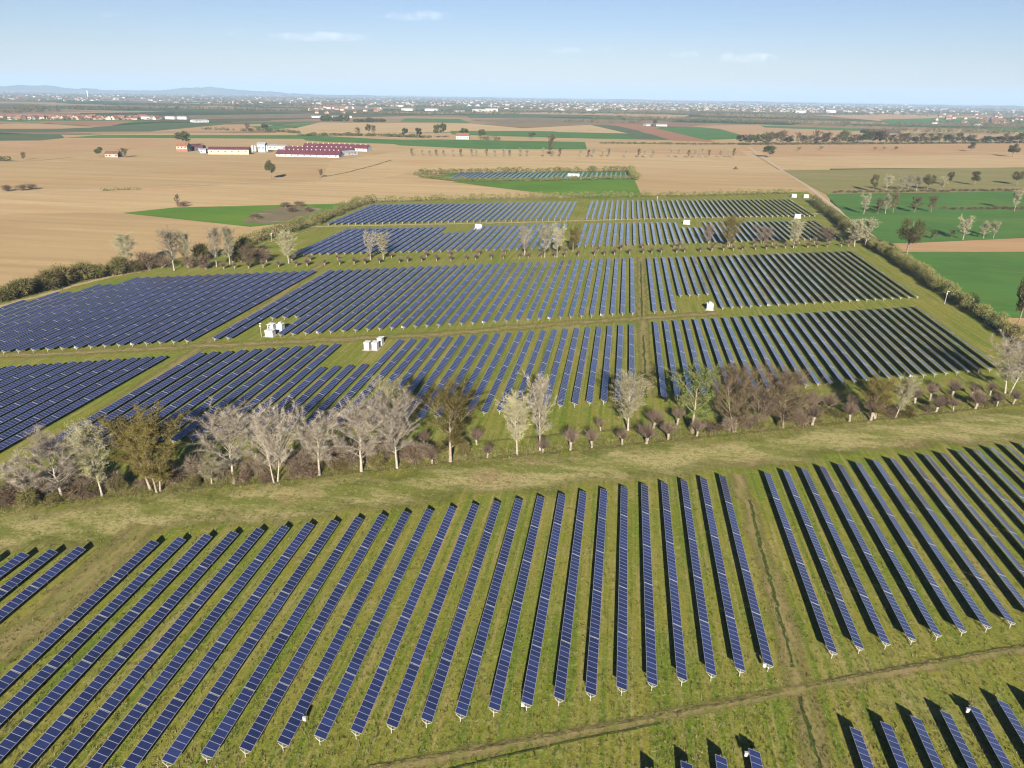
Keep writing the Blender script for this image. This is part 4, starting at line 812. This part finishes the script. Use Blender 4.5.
building('shed', 'white shed right of the silo building', (268, 149.6), (286, 150), 14, 3.4, 1.2, PALEW, GREYR, 'shed', 4, 1)
building('silo_building', 'tall blue-grey feed building in the farmyard', (257.5, 152.2), (265.5, 152.3), 12, 7.5, 1.6, BLUER, GREYR, 'silo', 2, 1)
for i, (px, py) in enumerate([(253, 152.4), (255.6, 152.5), (267.5, 152.6)]):
    g = ground(px, py); e = link('silo', None, loc=g); tag(e, f'slim pale silo {["left of", "touching the left side of", "right of"][i]} the tall feed building', 'silo', 'feed silos')
    b = MB(); b.tube([(0, 0, 1.5), (0, 0, 9)], [1.5, 1.5], 14); link('tank', b.mesh('tank', PALEW), e); b = MB(); b.tube([(0, 0, 9), (0, 0, 10.4)], [1.6, .2], 14); link('lid', b.mesh('lid', GREYR), e)
    for q in range(4): b = MB(); b.box((math.cos(q * 1.57) * 1.2, math.sin(q * 1.57) * 1.2, .75), (.2, .2, 1.5)); link('leg', b.mesh('leg', STEEL), e)
building('farmhouse', 'small house with red roof among dark trees at left', (105, 157.2), (118, 157.4), 11, 3.4, 2.2, PINKW, TILE2, 'house', 4, 1, chimney=True)
building('farmhouse', 'pink-roofed farmhouse beside the green strip', (456, 139.2), (469, 139.4), 14, 3.2, 2.4, PALEW, TILE, 'house', 4, 1, chimney=True)
building('shed', 'white low shed beside the far green field', (195, 122.6), (209, 122.4), 30, 2.0, .8, HALLW, GREYR, 'shed', 4, 1)
building('barn', 'white low barn left of a cypress, far middle', (646, 126.0), (653, 126.0), 18, 1.3, .8, HALLW, GREYR, 'barn', 3, 1)
building('barn', 'white low barn right of a cypress, far middle', (656, 126.2), (667, 126.4), 18, 1.4, .8, HALLW, GREYR, 'barn', 3, 1)
building('barn', 'long white roofed barn far off behind the fields', (312, 117.6), (352, 117.8), 40, 1.2, .6, WHITE, GREYR, 'barn', 8, 1)
building('barn', 'dark low barn far right beyond the tree belt', (866, 133.2), (900, 133.4), 25, 2.2, .9, DARK, TILE2, 'barn', 5, 1)
# tractor in the ploughed field
g = ground(736, 169.3); e = link('tractor', None, loc=g, rot=(0, 0, .3)); tag(e, 'small dark red tractor working on the ploughed field', 'tractor')
b = MB(); b.box((1.2, 0, 1.25), (2.4, .9, .9)); b.box((-.5, 0, 1.0), (1.6, 1.1, .7)); link('body', b.mesh('body', REDW), e)
b = MB(); b.box((-.6, 0, 2.25), (1.5, 1.5, 1.5)); b.box((-.6, 0, 3.05), (1.7, 1.7, .12)); link('cab', b.mesh('cab', DARK), e)
for x, y, r in ((-.8, -.95, .95), (-.8, .95, .95), (1.9, -.85, .6), (1.9, .85, .6)): b = MB(); b.tube([(x, y - .25, r), (x, y + .25, r)], [r, r], 16); link('wheel', b.mesh('wheel', DARK), e)
b = MB(); b.box((-2.6, 0, .7), (1.2, 4.5, .5)); link('harrow', b.mesh('harrow', TILE2), e)

# ------------------------------------------------------------------ distant houses, sheds, woods
rh = random.Random(9)
def house_mesh(L, W, h, r, wall, roof, name='house'):
    b = MB(); gable_geo(b, L, W, h, r, 0, 1); roof_geo(b, L, W, h, r, 1)
    n = max(2, int(L / 4))
    for k in range(n): b.box((-L / 2 + L * (k + .5) / n, -W / 2 - .03, h * .6), (1.2, .08, 1.4), 2)
    return b.mesh(name, [wall, roof, DARK])
HOUSES = [house_mesh(rh.uniform(11, 17), rh.uniform(10, 13), rh.uniform(4, 6), rh.uniform(3.5, 5), wl, rf) for wl, rf in [(CREAM, TILE), (PALEW, TILE), (PINKW, TILE2), (PALEW, TILE2), (CREAM, TILE2), (PINKW, TILE), (PALEW, TILE)]]
SHEDS = [house_mesh(rh.uniform(35, 70), rh.uniform(20, 30), rh.uniform(7, 10), 1.5, wl, rf, 'shed') for wl, rf in [(HALLW, GREYR), (PALEW, GREYR), (HALLW, HALLW), (BLUER, GREYR)]]
PINKSHED = house_mesh(48, 24, 5, 3.5, PINKW, TILE, 'shed')
def far_house(px, py, label, group, me, cat='house', nm='house', s=1.0):
    g = ground(px, py); e = link(nm, me, loc=g, rot=(0, 0, rh.choice([-.15, 0, .2, .5, -.6, 1.4]) if nm == 'house' else rh.uniform(-.25, .2)), scale=(s, s, s)); tag(e, label, cat, group)
px = 4; vc = 0
while px < 160:      # the red-roofed village on the left
    vc += 1; far_house(px, 119.6 - .001 * px + rh.uniform(-.9, .3), f'red-roofed house in the village row at left, {nth(vc)} from the left edge', 'red-roofed village houses', rh.choice(HOUSES), s=rh.uniform(.9, 1.35)); px += rh.uniform(2.6, 4.6)
for px, py, nm in [(100, 119.6, 'shed'), (120, 119.3, 'shed'), (133, 119.6, 'shed'), (148, 119.4, 'shed'), (172, 119.2, 'shed'), (183, 119.3, 'shed')]:
    far_house(px, py, 'long pale shed at the right end of the red-roofed village', 'village sheds', PINKSHED if px < 140 else SHEDS[1], 'shed', nm, .8)
for i in range(26): far_house(rh.uniform(935, 1024), rh.uniform(116, 124), 'reddish house in the small village at the far right', 'far right village houses', rh.choice(HOUSES), s=rh.uniform(1.0, 1.6))
far_house(995, 124.4, 'large pink-walled house with red roof at the far right', 'far right village houses', HOUSES[2], s=3.0)
far_house(977, 125.2, 'white barn below the far right village', 'far right village barns', SHEDS[0], 'shed', 'shed', .6); far_house(934, 123.8, 'white shed alone before the far right village', None, SHEDS[2], 'shed', 'shed', .5)
def town_y(px): return 94 + (px - 380) * .0154
for i in range(26): far_house(rh.uniform(310, 385), town_y(345) + rh.uniform(14, 20), 'red-roofed house on the near edge of the distant town', 'town edge houses', rh.choice(HOUSES), s=rh.uniform(1, 1.6))
spots = [(rh.gauss(720, 95), 12) for _ in range(60)] + [(rh.uniform(380, 560), 13) for _ in range(26)] + [(rh.uniform(-10, 380), 12) for _ in range(22)] + [(rh.uniform(860, 1030), 10) for _ in range(16)]
for px, m_ in spots:
    far_house(px, town_y(px) + rh.uniform(4.5, m_), 'white industrial building in the distant town under the horizon', 'distant town sheds', rh.choice(SHEDS), 'building', 'industrial_building', rh.uniform(.45, 1.05))
for px, py, s in [(480, 111.8, 1.5), (492, 112, 1.6), (460, 112.4, 1.0), (408, 110.6, 1.3), (432, 111, 1.4), (560, 110.5, 1.2), (592, 110.8, 1.5), (800, 113.2, 1.6), (830, 112.6, 1.7), (852, 112.4, 1.4), (905, 104.8, 2.4), (885, 104.8, 2)]:
    far_house(px, py, 'large white hall on the near edge of the distant town', 'large white halls', SHEDS[0 if s < 1.55 else 2], 'building', 'industrial_building', s)
TOWN = MB()
def town_box(px, py, L, W, h, r, wl, rf):
    g = ground(px, py); an = rh.uniform(-.5, .5); b = MB(); gable_geo(b, L, W, h, r, wl, rf); roof_geo(b, L, W, h, r, rf); c_, s_ = math.cos(an), math.sin(an); n = len(TOWN.v)
    TOWN.v += [(g.x + x * c_ - y * s_, g.y + x * s_ + y * c_, z) for x, y, z in b.v]; TOWN.f += [tuple(n + i for i in f) for f in b.f]; TOWN.m += b.m
for i in range(1500):
    px = rh.uniform(-20, 1044) if i % 2 else rh.gauss(700, 130); dy = 3.2 + 9 * rh.random() ** 1.6
    town_box(px, town_y(px) + dy, rh.uniform(10, 26), rh.uniform(9, 14), rh.uniform(5, 11), 2.5, rh.choice([0, 1, 2, 3]), rh.choice([4, 4, 5, 6]))
struct(tag(link('distant_town', TOWN.mesh('distant_town', [plain('town_wall_grey', (.36, .35, .33)), plain('town_wall_beige', (.32, .27, .21)), plain('town_wall_white', (.46, .45, .43)), plain('town_wall_pink', (.30, .20, .16)), TILE, TILE2, GREYR])), 'specks of pale houses of the distant town along the horizon', 'town'), 'stuff')
# towers
for px, py, hm, rad, lb in [(917.5, 105.6, 45, 4.5, 'white water tower standing above the distant town on the right'), (88, 96.5, 60, 9, 'pale tower block above the far town on the left')]:
    g = ground(px, py); e = link('tower', None, loc=g); tag(e, lb, 'tower'); b = MB(); b.tube([(0, 0, 0), (0, 0, hm * .75)], [rad * .6, rad * .5], 12); link('shaft', b.mesh('shaft', WHITE), e)
    b = MB(); b.tube([(0, 0, hm * .75), (0, 0, hm * .82), (0, 0, hm)], [rad * .5, rad, rad], 12); link('tank', b.mesh('tank', WHITE), e)
# woods and scattered trees that read as masses
WOOD = MB(); rw = random.Random(21)
def clump(px, py, h, wd, n=26):
    g = ground(px, py); ls = max(.8, metres(px, py) * .5)
    for _ in range(n):
        p = Vector((g.x + rw.gauss(0, wd * .35), g.y + rw.gauss(0, wd * .35), h * (.25 + .75 * rw.random()))); leaf(WOOD, p, ls * rw.uniform(.5, 1.2), rw, rw.choice([0, 0, 1, 2]))
    leaf(WOOD, Vector((g.x, g.y, h * .3)), ls * 1.2, rw, 0)
def belt(x0, y0, x1, y1, hpx, k, n=20, jy=.3):
    for i in range(int(k * 1.5)):
        t = rw.random(); px, py = x0 + (x1 - x0) * t, y0 + (y1 - y0) * t + rw.uniform(-jy, jy); mp_ = metres(px, py); clump(px, py, hpx * mp_ * rw.uniform(.6, 1.2), max(6, 2.2 * mp_), n)
belt(-20, 112, 45, 110.5, 5, 40); belt(20, 110.5, 190, 109.2, 4, 120); belt(190, 109.5, 330, 112, 3.2, 90); belt(0, 113, 60, 111.5, 3, 30); belt(220, 106.5, 330, 108, 5, 50)
belt(330, 114, 520, 114.5, 3, 90); belt(430, 113.6, 560, 112, 2.6, 50); belt(560, 113.8, 700, 115, 3.6, 80); belt(690, 115, 760, 117.5, 5, 60); belt(590, 119.5, 720, 122.5, 4.5, 90); belt(700, 121.5, 850, 126, 5.5, 120, 22, .8); belt(780, 121, 820, 122, 6, 30)
belt(840, 126, 1040, 128.5, 4.5, 130, 22, 1.2); belt(960, 132.5, 1040, 135, 5, 60, 22, 1.5); belt(880, 131.5, 1040, 134.5, 4.5, 90, 22, 1.0); belt(980, 126, 1040, 124, 6, 30); belt(820, 115.6, 1000, 113.5, 2.2, 60); belt(760, 117.6, 800, 118, 3, 20)
belt(0, 120.2, 160, 119.5, 1.8, 45); belt(0, 119.0, 160, 118.4, 2.8, 90); belt(20, 118, 190, 117.4, 2.2, 50)
belt(380, 110, 620, 112, 2.0, 150, 14, 2.5); belt(600, 110, 860, 113, 2.0, 150, 14, 2.5)
belt(250, 130, 300, 133.5, 2.5, 40); belt(200, 129.5, 300, 133, 2.2, 40); belt(480, 140.2, 500, 140.3, 4, 14)
belt(560, 121.5, 640, 123, 2.2, 30); belt(600, 118, 700, 120.6, 2.8, 40); belt(930, 122.5, 1030, 127, 4.5, 70, 20, 1.5)
for i in range(3400):
    px = rw.uniform(-20, 1044); dy = 1.2 + 13 * rw.random() ** 1.7; py = town_y(px) + dy; mp_ = metres(px, py)
    clump(px, py, rw.uniform(8, 18), max(14, mp_ * rw.uniform(1, 3.2)), 15)
struct(tag(link('distant_woodland', WOOD.mesh('distant_woodland', [L_DRK, TW_B, L_OLV])), 'dark belts of bare woodland and scattered trees across the far plain', 'woodland'), 'stuff')

# ------------------------------------------------------------------ hills on the horizon
def hills(name, x0, x1, dist, peaks, seed):
    rnd = random.Random(seed); b = MB(); n = 90; A_ = []; 
    for i in range(n + 1):
        px = x0 + (x1 - x0) * i / n; d = fwd * FPX + rimg * (px - 512) - uimg * (95 - 384); d.z = 0; d.normalize(); c = d * dist
        h = 6 + .5 * sum(a * math.exp(-((px - q) / s) ** 2) for q, a, s in peaks) + rnd.uniform(-7, 7) + 6 * math.sin(i * .9) + 5 * math.sin(i * 2.3); A_.append((c, d, max(4, h)))
    for i in range(n):
        for j in range(4):
            def pt(k, jj):
                c, d, h = A_[k]; f = (0, .6, 1, .55, 0)[jj]; q = c + d * (jj * 300.); return (q.x, q.y, h * f - .5)
            b.poly([pt(i, j), pt(i + 1, j), pt(i + 1, j + 1), pt(i, j + 1)])
    struct(link(name, b.mesh(name, HILL, True)))
HILL = plain('hill_woods', (.07, .09, .05), 1, scale=.002, var=.3)
hills('hills', -80, 330, 20000, [(-20, 180, 30), (20, 200, 22), (50, 230, 20), (90, 160, 25), (135, 130, 20), (180, 200, 25), (215, 280, 26), (260, 170, 30), (300, 60, 20)], 4)
hills('hills', 280, 1110, 19000, [(350, 60, 60), (500, 45, 60), (640, 60, 50), (760, 60, 60), (900, 40, 50), (1010, 60, 60)], 5)

# ------------------------------------------------------------------ haze and clouds
b = MB(); b.box((0, 20800, 224), (79000, 42300, 452)); hz = link('haze', b.mesh('haze', None)); hz['kind'] = 'stuff'
hm_ = bpy.data.materials.new('haze_air'); hm_.use_nodes = True; n = hm_.node_tree; n.nodes.remove(n.nodes['Principled BSDF'])
pv = node(n, 'ShaderNodeVolumePrincipled'); pv.inputs['Color'].default_value = (.52, .72, 1, 1); pv.inputs['Density'].default_value = 5.8e-5; pv.inputs['Anisotropy'].default_value = -.03
n.links.new(pv.outputs[0], n.nodes['Material Output'].inputs['Volume']); hz.data.materials.clear(); hz.data.materials.append(hm_)
bpy.data.objects['ground'].data.transform(Matrix.Scale(.985, 4)) ; bpy.data.objects['ground'].location = (0, 20, 0)

cm = bpy.data.materials.new('cloud_vapour'); cm.use_nodes = True; n = cm.node_tree; n.nodes.remove(n.nodes['Principled BSDF'])
tc = node(n, 'ShaderNodeTexCoord'); no = node(n, 'ShaderNodeTexNoise'); no.inputs['Scale'].default_value = .007; no.inputs['Detail'].default_value = 5
n.links.new(tc.outputs['Object'], no.inputs['Vector']); mr = node(n, 'ShaderNodeMapRange'); mr.inputs[1].default_value = .46; mr.inputs[2].default_value = .68; mr.inputs[4].default_value = .0005
n.links.new(no.outputs[0], mr.inputs[0]); pv = node(n, 'ShaderNodeVolumePrincipled'); pv.inputs['Color'].default_value = (1, .97, .96, 1); pv.inputs['Anisotropy'].default_value = -.4; n.links.new(mr.outputs[0], pv.inputs['Density'])
n.links.new(pv.outputs[0], n.nodes['Material Output'].inputs['Volume'])
def cloud(label, px, py, wpx, hpx, seed):
    rnd = random.Random(seed); d = (fwd * FPX + rimg * (px - 512) - uimg * (py - 384)).normalized(); dist = 9000. if py < 45 else 12000.
    o = Vector((0, 0, CAM_H)) + d * dist / max(.3, math.hypot(d.x, d.y)); mp_ = dist / FPX; b = MB()
    W, Hh = wpx * mp_ / 2, hpx * mp_ / 2; nu, nv = 20, 10
    for i in range(nv + 1):
        for j in range(nu):
            th = math.pi * i / nv; ph = 2 * math.pi * j / nu; r = rnd.uniform(.8, 1.1) if 0 < i < nv else 1
            b.v.append((W * math.sin(th) * math.cos(ph) * r, W * .45 * math.sin(th) * math.sin(ph) * r, Hh * math.cos(th) * r * (1 if th < math.pi / 2 else .55)))
    for i in range(nv):
        for j in range(nu): b.f.append((i * nu + j, (i + 1) * nu + j, (i + 1) * nu + (j + 1) % nu, i * nu + (j + 1) % nu)); b.m.append(0)
    e = link('cloud', b.mesh('cloud', cm), loc=o, rot=(0, 0, -YAW)); tag(e, label, 'cloud', 'small clouds')
cloud('brightest small flat cloud, upper left of centre', 418, 17, 66, 11, 1); cloud('long thin cloud streak below the brightest cloud', 318, 38, 95, 10, 2)
cloud('faint cloud puff low on the right', 748, 59, 56, 12, 3); cloud('tiny faint cloud on the left', 234, 33, 26, 9, 4); cloud('tiny faint cloud above the middle', 564, 51, 34, 8, 5)
cloud('tiny faint cloud right of the middle', 682, 55, 34, 8, 6); cloud('tiny faint cloud at the upper left', 109, 15, 24, 8, 7); cloud('tiny cloud speck above the far fields', 608, 48, 16, 10, 8)
